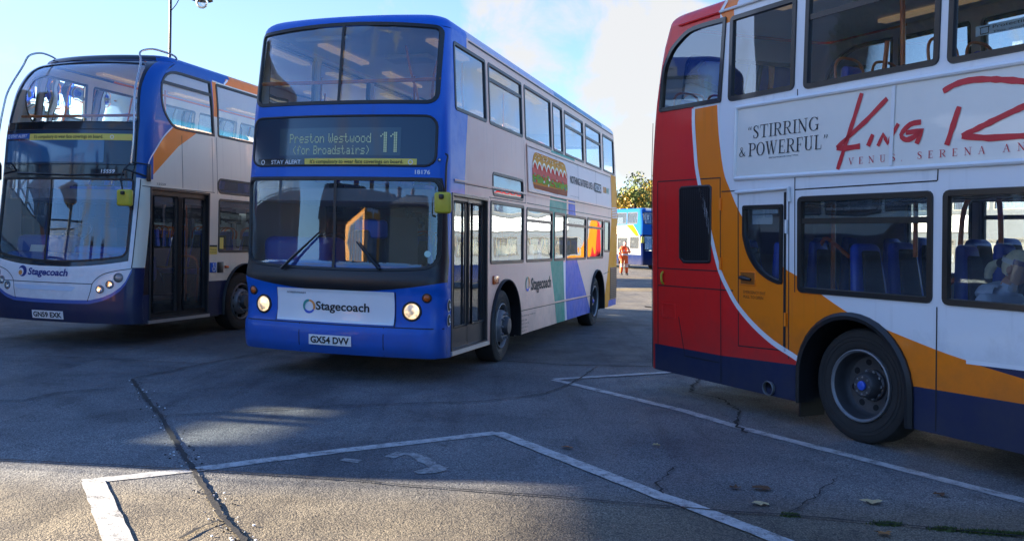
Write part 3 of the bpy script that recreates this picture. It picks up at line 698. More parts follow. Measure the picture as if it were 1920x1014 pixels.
for sg in (-1, 1):
    lamp_unit(B, 'front', sg*.918-.003, .795, .086, 'headlight', BLK, LENS, LAMP, 0, .026); lamp_unit(B, 'front', sg*1.075, .945, .04, 'indicator_light', BLK, AMB, AMB, 0, .016)
lamp_unit(B, 'front', 1.135, 2.44, .012, 'marker_light', BLK, WHT, WHT, 0, .006)
plate(B, 'front', .004, .443, 'GX54 DVV')
seam(B, 'front', [FS(B, [(-1.24, .615), (1.24, .615)]), FS(B, [(-.40, .30), (-.40, .61)]), FS(B, [(.62, .30), (.62, .61)]), FS(B, [(-.725, .62), (-.725, 1.0)]), FS(B, [(.735, .62), (.735, 1.0)])], .010)
for (a, c) in (((-.64, 1.20), (-.215, 1.585)), ((.56, 1.235), (.313, 1.50))):
    A_, C_ = [B.front.at(*FS(B, [p])[0], .03) for p in (a, c)]; mb = MB()
    e = (C_-A_); mb.tube([A_, A_+e*.3+Vector((0, -.012, 0)), A_+e*.62+Vector((0, -.004, 0)), C_, C_+e*.12], [.020, .016, .014, .011, .008], BLK, 6); B.part(mb, 'wiper')
mirror_case(B, 1.325, -.02, 1.965, .185, .225, .07, armpts=[(1.26, .22, 2.50), (1.33, .10, 2.46), (1.345, .02, 2.34), (1.335, .03, 2.06)])
mb = MB()
for z in (.86, .70):
    c = B.near.at(B.ue(z)+.0, z, .006); n = B.near.n(1, z)
    for rad, mt, dd in ((.072, WHT, 0), (.062, DKP, .002)):
        mb.face([mb.vert(c+n*dd+Vector((0, 1, 0))*rad*.8*math.cos(t)+Vector((0, 0, 1))*rad*math.sin(t)) for t in [2*math.pi*i/24 for i in range(24)]], mt)
    mb.box((c[0]+.008, c[1], c[2]+.0), (.003, .02, .05), WHT); mb.box((c[0]+.008, c[1]+.018, c[2]-.02), (.003, .035, .012), WHT)
B.part(mb, 'access_sign')
# --- cab and upper deck fittings
mb = MB(); mb.rbox((0, .50, 1.10), (2.26, .50, .34), DASHM, .06, 3, B.X); mb.rbox((-.70, .66, 1.36), (.86, .55, .42), DASHM, .10, 3, B.X); mb.rbox((.10, .62, 1.42), (.22, .24, .50), BLK, .04, 2, B.X); mb.rbox((.16, .66, 1.68), (.34, .25, .22), DASHM, .05, 2, B.X); B.part(mb, 'dashboard')
mb = MB(); c = Vector((-.60, .98, 1.50)); ax = Vector((0, -.5, .86)).normalized(); t1 = Vector((1, 0, 0)); t2 = ax.cross(t1)
mb.tube([c+(t1*math.cos(t)+t2*math.sin(t))*.235 for t in [2*math.pi*i/28 for i in range(29)]], .016, BLK, 8, B.X); mb.tube([c-ax*.3, c], .04, BLK, 8, B.X); mb.tube([c-t1*.23, c+t1*.23], .014, BLK, 6, B.X); B.part(mb, 'steering_wheel')
mb = MB(); mb.rbox((-.60, 1.62, 1.30), (.50, .14, .95), SEATF, .06, 3, B.X); mb.rbox((-.60, 1.38, .90), (.50, .48, .14), SEATF, .05, 3, B.X); B.part(mb, 'driver_seat')
mb = MB(); mb.box((-.02, 1.9, 1.15), (.03, 1.0, 1.4), DKIN, B.X); mb.box((-.62, 2.05, 1.3), (1.2, .03, 1.75), DKIN, B.X); B.part(mb, 'cab_partition')
B.pole([(-1.14, .36, 3.33), (-.6, .33, 3.325), (.6, .33, 3.325), (1.14, .36, 3.33)], .022)
for pts in ([(.30, 1.3, 3.93), (.36, 1.32, 3.6), (.46, 1.30, 3.3), (.47, 1.3, 2.9)], [(.62, 2.4, 3.93), (.62, 2.38, 3.6), (.66, 2.35, 3.3), (.66, 2.35, 2.6)], [(1.08, .75, 3.93), (1.02, .72, 3.75), (.92, .70, 3.45), (.90, .70, 3.1), (.90, .70, 2.6)],
            [(-.42, 3.2, 3.93), (-.42, 3.2, 2.6)], [(.42, 4.8, 3.93), (.42, 4.8, 2.6)], [(.72, 1.72, .5), (.72, 1.72, 2.0)], [(.45, 3.0, .5), (.45, 3.0, 2.0)], [(.45, 4.7, .5), (.45, 4.7, 2.0)], [(-.45, 3.9, .5), (-.45, 3.9, 2.0)]): B.pole(smooth_line(pts, 4), .017)
mb = MB(); mb.rbox((.1, 1.9, 3.90), (.62, .34, .07), GREY_IN, .025, 2, B.X); mb.rbox((-.45, .62, 3.88), (.7, .12, .05), GREY_IN, .02, 2, B.X); B.part(mb, 'ceiling_hatch')
# --- nearside details
M = B.near
mb = MB(); P = [(3.40, 2.315), (9.61, 2.335), (9.61, 3.0), (3.40, 2.965)]
sheet(mb, M, P, pbr('advert_vinyl', (.84, .66, .60), .45, coat=.0, spec=.2), du=.5, dz=.4, off=.006); ad = B.part(mb, 'advert_panel')
mb = MB()
for a, b in zip(P, P[1:]+P[:1]): ribbon(mb, M, [a, b], .035, LILAC, .014); ribbon(mb, M, [(a[0], a[1]-.02), (b[0], b[1]-.02)], .008, DKP, .0155)
B.part(mb, 'advert_frame', ad)
BUN = pbr('bun_print', (.85, .24, .02), .6, var=.35, vscale=18, spec=.1); BUNL = pbr('bun_light_print', (.95, .36, .05), .6, var=.3, vscale=25, spec=.1); CHS = pbr('cheese_print', (.95, .85, .60), .5); TOM = pbr('tomato_print', (.90, .04, .015), .6, var=.35, vscale=25, spec=.1)
LET = pbr('lettuce_print', (.22, .36, .015), .6, var=.6, vscale=30, spec=.1); LETD = pbr('dark_leaf_print', (.05, .12, .02), .5, var=.5, vscale=30); MEAT = pbr('ham_print', (.85, .13, .09), .6, var=.3, vscale=20, spec=.1); SHD = pbr('bun_base_print', (.40, .09, .03), .6, var=.3, vscale=20, spec=.1)
def sx(t): return 3.66+t*2.10
mb = MB(); rnd = random.Random(3)
patch(mb, M, rr(sx(0), 2.36, sx(1), 2.90, (.10, .12, .26, .22)), BUN, .0085); patch(mb, M, rr(sx(.02), 2.74, sx(.97), 2.885, (.02, .02, .12, .12)), BUNL, .0095)
patch(mb, M, [(sx(0), 2.42), (sx(.05), 2.375), (sx(.6), 2.352), (sx(.98), 2.36), (sx(1), 2.45), (sx(.5), 2.43)], SHD, .0095)
def band(z0, z1, amp, fr, mat, off, ph=0, x0=-.01, x1=1.0):
    n = 90; up_ = [(sx(x0+(x1-x0)*i/n), z1+amp*abs(math.sin(fr*i/n+ph))+.006*rnd.uniform(-1, 1)) for i in range(n+1)]; lo = [(sx(x0+(x1-x0)*i/n), z0-amp*.6*abs(math.sin(fr*.8*i/n+ph))+.006*rnd.uniform(-1, 1)) for i in range(n+1)]
    patch(mb, M, lo+up_[::-1], mat, off, .5)
band(2.52, 2.69, .05, 20, TOM, .0100); band(2.58, 2.64, .03, 26, MEAT, .0106, .5)
for k in range(8):
    c = .06+k*.122; pts = [(sx(c-.058), 2.66), (sx(c-.04), 2.72), (sx(c), 2.765), (sx(c+.04), 2.72), (sx(c+.058), 2.66)]; ribbon(mb, M, smooth_line(pts, 4), .034, CHS, .0112)
band(2.47, 2.53, .03, 30, LET, .0114, 1.)
for k in range(46):
    x, z = sx(rnd.uniform(.0, .97)), rnd.uniform(2.45, 2.58); r = rnd.uniform(.02, .05); mt = rnd.choice([LET, LETD, LET, LETD, TOM, CHS])
    patch(mb, M, [(x+r*1.5*math.cos(t)*rnd.uniform(.5, 1.2), z+r*.7*math.sin(t)*rnd.uniform(.5, 1.2)) for t in [2*math.pi*i/8 for i in range(8)]], mt, .0118+.0001*k)
for k in range(70):
    x, z = sx(rnd.uniform(.05, .93)), rnd.uniform(2.80, 2.875); patch(mb, M, [(x, z), (x+.035, z+.006), (x+.05, z+.018), (x+.012, z+.014)], rnd.choice([SHD, CHS, BUN]), .0105+.0001*k)
B.part(mb, 'sandwich_picture', ad)
mb = MB(); text(mb, M, 'NOTHING SATISFIES LIKE A', 5.97, 7.86, 2.60, 2.73, DKP, .012, .02); text(mb, M, 'FOOTLONG', 7.98, 8.52, 2.605, 2.725, WHT, .014, .02); patch(mb, M, rr(7.92, 2.58, 8.58, 2.75, .02, 2), DKP, .0125)
text(mb, M, 'SUB', 8.78, 9.08, 2.61, 2.73, AMBERP, .012, .03); text(mb, M, 'WAY', 9.09, 9.40, 2.61, 2.73, TEAL, .012, .03); text(mb, M, 'Ask in store. Offer subject to availability.', 5.95, 6.6, 2.375, 2.395, DKP, .012); B.part(mb, 'lettering', ad)
seam(B, 'near', [[(5.03, 2.33), (5.03, 2.95)], [(6.55, 2.33), (6.55, 2.97)], [(8.05, 2.33), (8.05, 2.98)]], .010, off=.0165)
mb = MB(); text(mb, M, 'Stagecoach', 3.60, 4.72, .83, 1.065, DKP, .006, .022); B.part(mb, 'lettering')
mb = MB(); swirl(mb, M, 3.42, .985, .115, [MT['emblem_blue'], MT['emblem_orange'], MT['emblem_teal']], .006, a0=-150); B.part(mb, 'emblem')
mb = MB(); [text(mb, M, s, 3.08, 3.08+l, z, z+.022, DKP, .006) for s, l, z in (('U/W 9270 kg  F 6300 kg', .75, .53), ('MAX 28', .30, .47), ('HGT 14 ft', .40, .42), ('LGT 10.5', .34, .37), ('AXLE 11', .30, .32))]; B.part(mb, 'lettering')
seam(B, 'near', [[(3.03, .62), (7.62, .60)], [(3.35, 2.13), (9.6, 2.13)], [(3.28, 2.13), (3.28, 3.0)], [(1.75, 2.12), (1.75, 1.29)], [(1.7, 2.12), (3.3, 2.125)], [(5.02, .3), (5.02, .6)], [(7.3, .6), (7.3, .3)], [(.5, 2.22), (3.3, 2.235)], [(8.86, .98), (9.46, 1.02)]], .010)
seam(B, 'near', [[(3.03, .645), (7.62, .622)], [(.5, 2.245), (3.3, 2.26)], [(3.40, 2.255), (9.6, 2.268)]], .022, LILAC, 'trim_strip', .010)
mb = MB(); n_ = B.near
mb.rbox((1.262, 1.95, 1.09), (.03, .19, .11), AMB, .008, 2, B.X); B.part(mb, 'side_repeater')
mb = MB(); gasket(mb, M, rr(9.56, .42, 10.26, 1.10, .02, 2), .02, BLK, .008, .01); sheet(mb, M, rr(9.57, .43, 10.25, 1.09, .02, 2), pbr('grille_black', (.02, .016, .012), .6), du=.4, dz=.4, off=.004)
for k in range(16): ribbon(mb, M, [(9.59, .46+k*.04), (10.23, .46+k*.04)], .016, BLK, .010)
B.part(mb, 'engine_grille')
mb = MB()
for k in range(7): ribbon(mb, M, [(9.68, 2.14+k*.035), (10.25, 2.15+k*.035)], .016, WHT, .006)
B.part(mb, 'rear_vent')
seam(B, 'near', [[(1.1, 3.90), (10.0, 3.905)]], .02, DKP, 'rain_gutter', .006)
mb = MB(); patch(mb, B.front, FS(B, [(1.075+.035*math.cos(t), 1.42+.035*math.sin(t)) for t in [2*math.pi*i/18 for i in range(18)]]), pbr('pale_disc', (.45, .68, .62), .5), .004); B.part(mb, 'disc_sticker')
mb = MB(); mb.box((1.17, 3.72, 1.43), (.004, .55, .24), WHT, B.X); B.part(mb, 'paper_notice')
# ================================================================== the left bus (parked, older livery)
def old_bus(loc, yaw, label, full=True):
    A = Bus(loc, yaw, label, BG,
            L=10.8, rake=[(.28, .03), (.5, .0), (1.05, .03), (1.15, .05), (2.25, .18), (2.45, .19), (2.95, .22), (3.3, .28), (3.6, .37), (3.85, .52), (4.0, .70), (4.06, .84)], rear=[(0, .1), (2.5, 0), (3.5, .1), (4.06, .25)],
            bul=.19, ze=4.06, rise=.10, crown=.03, zb=.30, wtab=[(0, 1.25), (2.2, 1.25), (2.4, 1.245), (3.6, 1.19), (3.95, 1.15), (4.06, 1.11), (4.4, 1.0)])
    ug = FS(A, [(v*(1.10-.13*max(0, (z-3.1))/.9), z+(.045*(1-v*v) if z > 3.9 else 0)) for v, z in subdiv(rr(-1.0, 3.075, 1.0, 3.985, (.06, .06, .10, .10)), .1)])
    lw = FS(A, [(v, z-(.10*(1-min(1, abs(v)/1.1)**2.2) if z < 1.4 else 0)) for v, z in subdiv(rr(-1.105, 1.225, 1.105, 2.305, (.10, .10, .06, .06)), .1)])
    A.window('front', ug, G_WS, .02, 'windscreen', st=.1, rub=GLB, proud=.004, label='curved upper deck windscreen')
    A.window('front', lw, G_LOW, .03, 'windscreen', st=.1, bars=[([(-.12, 1.14), (-.14, 2.29)], .03)], label='lower deck windscreen', barname='divider')
    def wl(v):                                                            # lower edge of the white front
        a = abs(v); return .61+.02*(a/.9)**2 if a < .6 else interp(a, [(.6, .612), (.8, .66), (.95, .73), (1.06, .82), (1.13, .92), (1.17, 1.065)])
    vv = [-1.17+2.34*i/40 for i in range(41)]
    white_f = [(v, wl(v)) for v in vv]+[(1.165, 2.32), (-1.165, 2.32)]
    strip_f = [(v, wl(v)-.05) for v in vv]+[(v, wl(v)) for v in vv[::-1]]
    blackf = [(v, 1.165+.10*(abs(v)/1.1)**2.2-.10) for v in [-1.12+2.24*i/24 for i in range(25)]]+[(1.125, 2.1), (1.12, 2.4), (1.115, 3.1), (1.05, 3.6), (.99, 4.05), (-.99, 4.05), (-1.05, 3.6), (-1.115, 3.1), (-1.12, 2.4), (-1.125, 2.1)]
    blue_f = [(-1.3, 2.31), (1.3, 2.31), (1.3, 4.2), (-1.3, 4.2)]; pil = [(-1.3, 1.08), (1.3, 1.08), (1.3, 2.31), (-1.3, 2.31)]
    A.panel('front', NAVY, [(blue_f, OBLUE), (FS(A, pil), CREAM), (FS(A, white_f), WHITE), (FS(A, strip_f), LBLUE), (FS(A, blackf), GLB)], .08, .08)
    Dw = [(2.03, 3.085), (1.985, 3.935), (1.60, 3.938), (1.264, 3.938), (1.12, 3.93), (1.006, 3.905), (.90, 3.86), (.825, 3.795), (.765, 3.70), (.745, 3.60), (.742, 3.48), (.760, 3.38), (.80, 3.29), (.874, 3.20), (.95, 3.13), (1.049, 3.085), (1.2, 3.075)]
    A.window('near', Dw, G_SIDE, .04, bars=[([(.80, 3.72), (1.96, 3.722)], .05)])
    for k in range(6):
        A.window('near', rr(2.11+k*1.43, 3.09, 3.43+k*1.43, 3.935, .05, 3), G_SIDE, .04); A.window('off', rr(2.11+k*1.43, 3.09, 3.43+k*1.43, 3.935, .05, 3), G_SIDE, .04, bars=[([(2.14+k*1.43, 3.70), (3.40+k*1.43, 3.70)], .05)] if k < 2 else ())
        if k < 5: A.window('near', rr(2.11+k*1.45, 1.28, 3.47+k*1.45, 2.13, .05, 3), G_SIDE, .04); A.window('off', rr(2.11+k*1.45, 1.28, 3.47+k*1.45, 2.13, .05, 3), G_SIDE, .04)
    A.window('off', Dw, G_SIDE, .04, bars=[([(.80, 3.70), (1.96, 3.70)], .05)]); A.window('off', rr(.75, 1.25, 1.95, 2.2, .1), G_SIDE, .04)
    A.window('near', rr(2.08, 2.205, 3.30, 2.45, .10), G_DARK, .035, 'side_blind')
    door(A, 'near', .49, 1.86, .335, 2.19, G_SIDE, (.10, .10))
    A.arch('near', 2.88, .615, .3, .02, depth=.62); A.arch('near', 8.6, .615, .3, .02); A.arch('off', 2.88, .615, .3, .02); A.arch('off', 8.6, .615, .3, .02)
    oblue = [(-1, 2.325), (.30, 2.32), (.45, 2.342), (.455, 2.539), (.614, 2.731), (.794, 2.930), (.995, 3.091), (1.2, 3.4), (2.02, 3.42), (2.04, 3.97), (2.36, 3.955), (2.66, 4.2), (-1, 4.3)]
    swo = [(.46, 2.33), (.455, 2.539), (.614, 2.731), (.794, 2.930), (.995, 3.091), (1.2, 3.2), (1.6, 3.12), (1.54, 3.068), (1.114, 2.831), (.781, 2.57), (.50, 2.346)]
    asidereg = [(oblue, OBLUE), (swo, ORANGE), ([(2.02, 3.40), (2.13, 3.40), (2.13, 3.945), (2.02, 3.945)], ORANGE), ([(2.36, 3.955), (12, 3.955), (12, 4.3), (2.66, 4.3)], ORANGE), ([(-1, .1), (12, .1), (12, .835), (1.9, .84), (.49, .84), (.49, 1.075), (-1, 1.075)], NAVY), ([(.26, .70), (.50, .70), (.50, 2.165), (.26, 2.165)], GLB)]
    A.panel('near', CREAM, asidereg, .3, .25)
    mb = MB(); ribbon(mb, A.near, smooth_line([(.44, 2.345), (.447, 2.539), (.604, 2.739), (.786, 2.940), (.985, 3.097)], 5), .022, WHT, .004); ribbon(mb, A.near, [(2.35, 3.955), (2.50, 4.05)], .03, WHT, .004); B_ = A.part(mb, 'stripe')
    A.panel('off', CREAM, [([(-1, .1), (12, .1), (12, .84), (-1, .84)], NAVY), ([(-1, 2.3), (1.2, 2.3), (2.4, 3.95), (12, 3.95), (12, 4.3), (-1, 4.3)], OBLUE)], .6, .5); A.window('back', FS(A, rr(-.9, 3.1, .9, 3.75, .1)), G_SIDE, .05); A.panel('back', ORANGE)
    A.roof(lambda x, u: (OBLUE if u < 2.6 else (ORANGE if abs(x) > .85 else ROOFW)) if u > 1.0 or abs(x) > .95 else GLB); interior(A, zu=2.15, us=1.7, arches=(2.88, 8.6)); underbody(A, .4, arches=(2.88, 8.6))
    A.wheel(2.88, 1, True); A.wheel(2.88, -1, True); A.wheel(8.6, 1, False); A.wheel(8.6, -1, False)
    if full: seats(A, [1.9+.82*i for i in range(9)], 1.80); seats(A, [3.9+.8*i for i in range(5)], .46)
    # --- front details
    DGL = pbr('blind_glass', (.03, .11, .22), .07, coat=.5)
    mb = MB(); q = gasket(mb, A.front, FS(A, rr(-1.10, 2.485, 1.10, 2.985, .03)), .012, BLK, .008, .01, .1); sheet(mb, A.front, q, BLIND, du=.1, dz=.1, off=.004); o = A.part(mb, 'destination_display')
    mb = MB(); patch(mb, A.front, FS(A, rr(-1.03, 2.52, .67, 2.825, .01, 1)), DGL, .008, .1); A.part(mb, 'blind_panel', o)
    mb = MB(); patch(mb, A.front, FS(A, rr(-1.08, 2.853, -.585, 2.925, .004, 1)), OBLUE, .008, .1); patch(mb, A.front, FS(A, rr(-.58, 2.828, 1.075, 2.918, .004, 1)), YELP, .008, .1); s_ = A.part(mb, 'notice_strip', o)
    mb = MB(); text(mb, A.front, 'STAY ALERT', -1.0, -.64, 2.868, 2.912, WHT, .011, .012, .2); text(mb, A.front, "It's compulsory to wear face coverings on board.", -.50, .66, 2.838, 2.902, DKP, .011, .012); swirl(mb, A.front, .79, 2.872, .03, [WHT]*3, .011); swirl(mb, A.front, -1.045, 2.888, .028, [WHT]*3, .011); A.part(mb, 'lettering', s_)
    mb = MB(); text(mb, A.front, '15559', .64, .84, 2.372, 2.424, WHT, .006, .02, .15); A.part(mb, 'fleet_number')
    mb = MB(); text(mb, A.near, '15559', .61, .80, 2.238, 2.272, DKP, .006, .0, .1); A.part(mb, 'fleet_number')
    NV = pbr('navy_print', (.006, .025, .20), .4)
    mb = MB(); text(mb, A.front, 'Stagecoach', -.385, .285, .905, 1.035, NV, .006, .03, .15); A.part(mb, 'lettering')
    mb = MB(); patch(mb, A.front, FS(A, [(-.49+.078*math.cos(t), .985+.078*math.sin(t)) for t in [2*math.pi*i/26 for i in range(26)]]), NV, .005, .1); patch(mb, A.front, FS(A, [(-.52+.052*math.cos(t), .975+.052*math.sin(t)) for t in [2*math.pi*i/20 for i in range(20)]]), WHT, .0065, .1); patch(mb, A.front, FS(A, [(-.526+.036*math.cos(t), .962+.034*math.sin(t)) for t in [2*math.pi*i/20 for i in range(20)]]), MT['emblem_orange'], .008, .1); A.part(mb, 'emblem')
    plate(A, 'front', -.02, .398, 'GN59 EXK')
    for sg in (-1, 1):
        for v, z, r in ((.775, .775, .047), (.905, .845, .047), (1.015, .94, .055)):
            lamp_unit(A, 'front', sg*v, z, r, 'headlight' if r < .05 else 'indicator_light', STEEL, LENS if r < .05 else LENS, CHR if r < .05 else pbr('lamp_grey', (.35, .36, .37), .3), 0, .012)
    seam(A, 'front', [FS(A, smooth_line([(sg*.60, .60), (sg*.64, .74), (sg*.67, .865), (sg*.80, .977), (sg*1.0, 1.035), (sg*1.165, 1.064)], 5)) for sg in (-1, 1)]+[FS(A, [(-.86, .842), (.655, .842)]), FS(A, [(1.165, 1.07), (1.17, 2.3)]), FS(A, [(-1.165, 1.07), (-1.17, 2.3)])], .010)
    mb = MB(); patch(mb, A.front, FS(A, [(v, .80+.02*0) for v in (-.62, .36)]+[(.42, .79), (.36, .735), (-.55, .735), (-.64, .78)]), pbr('satin_recess', (.55, .66, .78), .25, coat=.6), .006, .1); A.part(mb, 'grille_recess')
    for (a, c) in (((-.75, 2.36), (.2, 2.335)), ((.95, 2.36), (.05, 2.33))):
        mb = MB(); p, q = A.front.at(*FS(A, [a])[0], .03), A.front.at(*FS(A, [c])[0], .03); mb.tube([p, (p+q)/2+Vector((0, -.02, 0)), q], [.016, .012, .009], BLK, 6); A.part(mb, 'wiper')
    def G(v, z, o): return A.front.at(A.fv(v, z), z, o)
    for sg in (-1, 1):
        pts = [tuple(G(sg*1.085, 2.50, .10)), tuple(G(sg*1.09, 2.87, .12)), tuple(G(sg*1.055, 3.31, .13)), tuple(G(sg*1.035, 3.54, .13)), tuple(G(sg*.98, 3.85, .14))]
        pts += [(sg*.955, .60, 4.10), (sg*.97, .82, 4.19), (sg*1.0, 1.05, 4.20), (sg*1.05, 1.25, 4.17), (sg*1.06, 1.30, 4.07)]
        mb = MB(); mb.tube(smooth_line(pts, 5), .0145, pbr('guard_tube', (.42, .42, .43), .25, metal=.9, var=.15), 10); g = A.part(mb, 'branch_guard')
        mb = MB(); a, b, c, d = G(sg*1.085, 2.52, .10), G(sg*1.22, 2.50, .06), G(sg*1.22, 2.33, .06), G(sg*1.03, 2.42, .16)
        mb.tube([a, b, c], .013, BLK, 6); mb.tube([a, d], .013, BLK, 6); mb.tube([d, c], .013, BLK, 6); mb.rbox(tuple(c+Vector((0, 0, .05))), (.05, .05, .22), BLK, .012); A.part(mb, 'mirror_bracket', g)
    dm = G(1.03, 2.42, .16)
    mirror_case(A, 1.145, float(dm[1])-.07, 2.03, .235, .225, .07, armpts=[tuple(dm), (1.05, float(dm[1])-.03, 2.3), (1.09, float(dm[1])-.05, 2.12)])
    # --- nearside details
    mb = MB(); mb.rbox((1.256, 1.985, 1.05), (.02, .155, .155), pbr('sign_blue', (.01, .10, .48), .4), .006, 2); o = A.part(mb, 'access_sign')
    mb = MB(); c = Vector((1.268, 1.985, 1.05))
    mb.tube([c+Vector((0, .038*math.cos(t), -.02+.038*math.sin(t))) for t in [math.radians(150+i*14) for i in range(18)]], .006, WHT, 4); mb.tube([c+Vector((0, -.01, .035)), c+Vector((0, -.005, -.0)), c+Vector((0, .03, -.0)), c+Vector((0, .045, -.045))], .006, WHT, 4); mb.lathe([(-.003, 0), (0, .012), (.003, 0)], WHT, 10, c=tuple(c+Vector((0, -.012, .052)))); A.part(mb, 'symbol', o)
    mb = MB(); mb.rbox((1.254, 2.18, 1.05), (.02, .16, .17), BLK, .01, 2); A.part(mb, 'ramp_button'); mb = MB(); mb.rbox((1.262, 2.345, 1.055), (.03, .10, .045), AMB, .012, 2); A.part(mb, 'side_repeater')
    mb = MB(); patch(mb, A.near, rr(1.885, 1.255, 2.085, 1.37, .005, 1), YELP, .005); patch(mb, A.near, rr(1.885, 1.37, 2.085, 1.40, .005, 1), DKP, .005); text(mb, A.near, 'Please pay', 1.90, 2.06, 1.315, 1.345, DKP, .008); text(mb, A.near, 'as you enter', 1.90, 2.07, 1.275, 1.30, DKP, .008); A.part(mb, 'sticker')
    mb = MB(); patch(mb, A.near, rr(2.14, 1.34, 2.27, 1.52, .005, 1), YELP, -.006); A.part(mb, 'sticker')
    seam(A, 'near', [[(1.955, 2.22), (1.955, 3.06)], [(2.075, 2.2), (2.075, 3.08)], [(.30, 2.205), (2.0, 2.215)], [(1.2, 2.23), (1.2, 3.0)], [(3.5, 2.2), (3.5, 3.07)], [(1.9, .56), (2.3, .56)]], .009)
    mb = MB(); mb.rbox((0, .60, 1.05), (2.16, .62, .40), DASHM, .08, 3); mb.rbox((-.62, .70, 1.34), (.85, .5, .30), DASHM, .10, 3); mb.rbox((.35, .72, 1.27), (.9, .35, .16), DASHM, .05, 2); A.part(mb, 'dashboard')
    mb = MB(); mb.box((-.60, .40, 1.29), (.24, .006, .24), pbr('paper', (.62, .74, .76), .7)); o = A.part(mb, 'paper_notice'); o.rotation_euler = (-.35, 0, 0); o.location = (0, -.42, .16)
    mb = MB(); c = Vector((-.45, 1.02, 1.52)); t2 = Vector((0, .8, .6)); t1 = Vector((1, 0, 0))
    mb.tube([c+(t1*math.cos(t)+t2*math.sin(t))*.23 for t in [2*math.pi*i/28 for i in range(29)]], .016, BLK, 8); mb.tube([c-t1*.22, c+t1*.22], .014, BLK, 6); mb.tube([c, c+Vector((0, .1, -.3))], .035, BLK, 6); A.part(mb, 'steering_wheel')
    mb = MB(); mb.box((-.55, 2.0, 1.3), (1.3, .04, 1.75), DKIN); mb.box((.1, 1.5, 1.0), (.04, 1.0, 1.1), DKIN); A.part(mb, 'cab_partition')
    mb = MB(); mb.rbox((-.50, 1.62, 1.30), (.50, .14, .95), SEATF, .06, 3); A.part(mb, 'driver_seat')
    mb = MB(); mb.rbox((.20, 1.05, 1.50), (.30, .26, .30), BLK, .03, 2); A.part(mb, 'ticket_machine')
    if not full: return A
    A.pole([(-1.08, .62, 3.22), (-.5, .55, 3.21), (.5, .55, 3.21), (1.08, .62, 3.22)], .02)
    for pts in ([(.85, .85, 4.02), (.90, .85, 3.6), (.92, .85, 2.9)], [(.72, 2.05, .5), (.72, 2.05, 2.1)], [(.85, .75, .9), (.85, .75, 2.1)], [(.95, 2.0, .5), (.95, 2.0, 1.15), (.6, 2.0, 1.2)], [(-.42, 3.0, 4.0), (-.42, 3.0, 2.6)], [(.42, 5, 4.0), (.42, 5, 2.6)]): A.pole(smooth_line(pts, 4), .018)
    return A
old_bus((-6.3988, 12.1976), .2644, 'parked cream, navy and blue double-decker bus with chrome branch guards over its curved windscreen')
old_bus((-16.06, 7.67), .2644, 'parked double-decker bus out of frame on the left, shading the yard', False)
# ================================================================== the right bus (seen from its offside rear corner)
UR = 8.02
C = Bus((2.8609+1.25*math.cos(.4787)-UR*-math.sin(.4787), 7.237+1.25*math.sin(.4787)-UR*math.cos(.4787)), -.4787, 'red, orange and white double-decker bus seen from its rear corner, carrying a film advert', BG,
        L=10.91, rake=[(.3, .0), (1.1, .04), (2.2, .1), (3.0, .16), (3.86, .28)], rear=[(0, .02), (2.3, .03), (2.99, .065), (3.3, .11), (3.55, .16), (3.8, .235), (3.88, .28)],
        ze=3.88, rise=.13, crown=.02, zb=.23, rcr=.10, lean=.0496, z0=0., zl=.0496, wtab=[(0, 1.25), (2.2, 1.25), (2.4, 1.245), (3.9, 1.18), (4.3, 1.16)])
def cu(p): return [(UR+a, z) for a, z in p]
def crr(a, z0, b, z1, r=.05, n=3): return rr(UR+min(a, b), z0, UR+max(a, b), z1, r, n)
FR = pbr('window_rubber', (.016, .015, .015), .30, coat=.3)
R1 = cu(smooth_line([(2.650, 3.02), (2.614, 3.414), (2.522, 3.594), (2.428, 3.686), (2.260, 3.775), (2.131, 3.808), (1.951, 3.815)], 4)+[(1.625, 3.806), (1.61, 3.79), (1.655, 3.00), (1.67, 2.985), (2.63, 3.0)])
C.window('off', R1, G_SIDE, .05, rub=FR, proud=.014)
for a, b, z0, z1, bar in ((.695, 1.555, 2.975, 3.79, 0), (-.735, .59, 2.958, 3.785, 3.57), (-2.22, -.80, 2.945, 3.785, 0), (-3.67, -2.29, 2.94, 3.785, 3.57), (-5.1, -3.74, 2.93, 3.785, 0), (-6.4, -5.2, 2.93, 3.785, 0),
                          (-.72, .626, 1.20, 2.042, 1.825), (-2.22, -.80, 1.198, 2.042, 0), (-3.67, -2.29, 1.2, 2.04, 1.825), (-5.1, -3.74, 1.2, 2.04, 0), (-6.3, -5.2, 1.2, 2.04, 0)):
    C.window('off', crr(a, z0, b, z1), G_SIDE, .05, rub=FR, proud=.014, bars=[([(UR+a+.04, bar), (UR+b-.04, bar)], .05)] if bar else ())
    C.window('near', crr(a, z0, b, z1), G_SIDE, .05, bars=[([(UR+a+.04, bar or 1.79), (UR+b-.04, bar or 1.79)], .045)] if z0 < 2 else ())
C.window('near', crr(.70, 1.2, 1.5, 2.04), G_SIDE, .05); C.window('near', R1, G_SIDE, .05)
dw = cu([(1.325, 1.965), (1.325, 1.702)]+smooth_line([(1.315, 1.66), (1.280, 1.560), (1.215, 1.455), (1.128, 1.369), (1.03, 1.31), (.933, 1.274), (.86, 1.258)], 3)+[(.822, 1.262), (.805, 1.28), (.797, 1.965), (.81, 1.98), (1.31, 1.98)])
C.window('off', dw, G_SIDE, .042, 'door_window', rub=FR, proud=.012)
C.arch('off', UR+.035, .545, .23, .055, zc=.475, depth=.62); C.arch('near', UR+.035, .545, .23, .02); C.arch('off', 2.35, .58, .23, .05); C.arch('near', 2.35, .58, .23, .02)
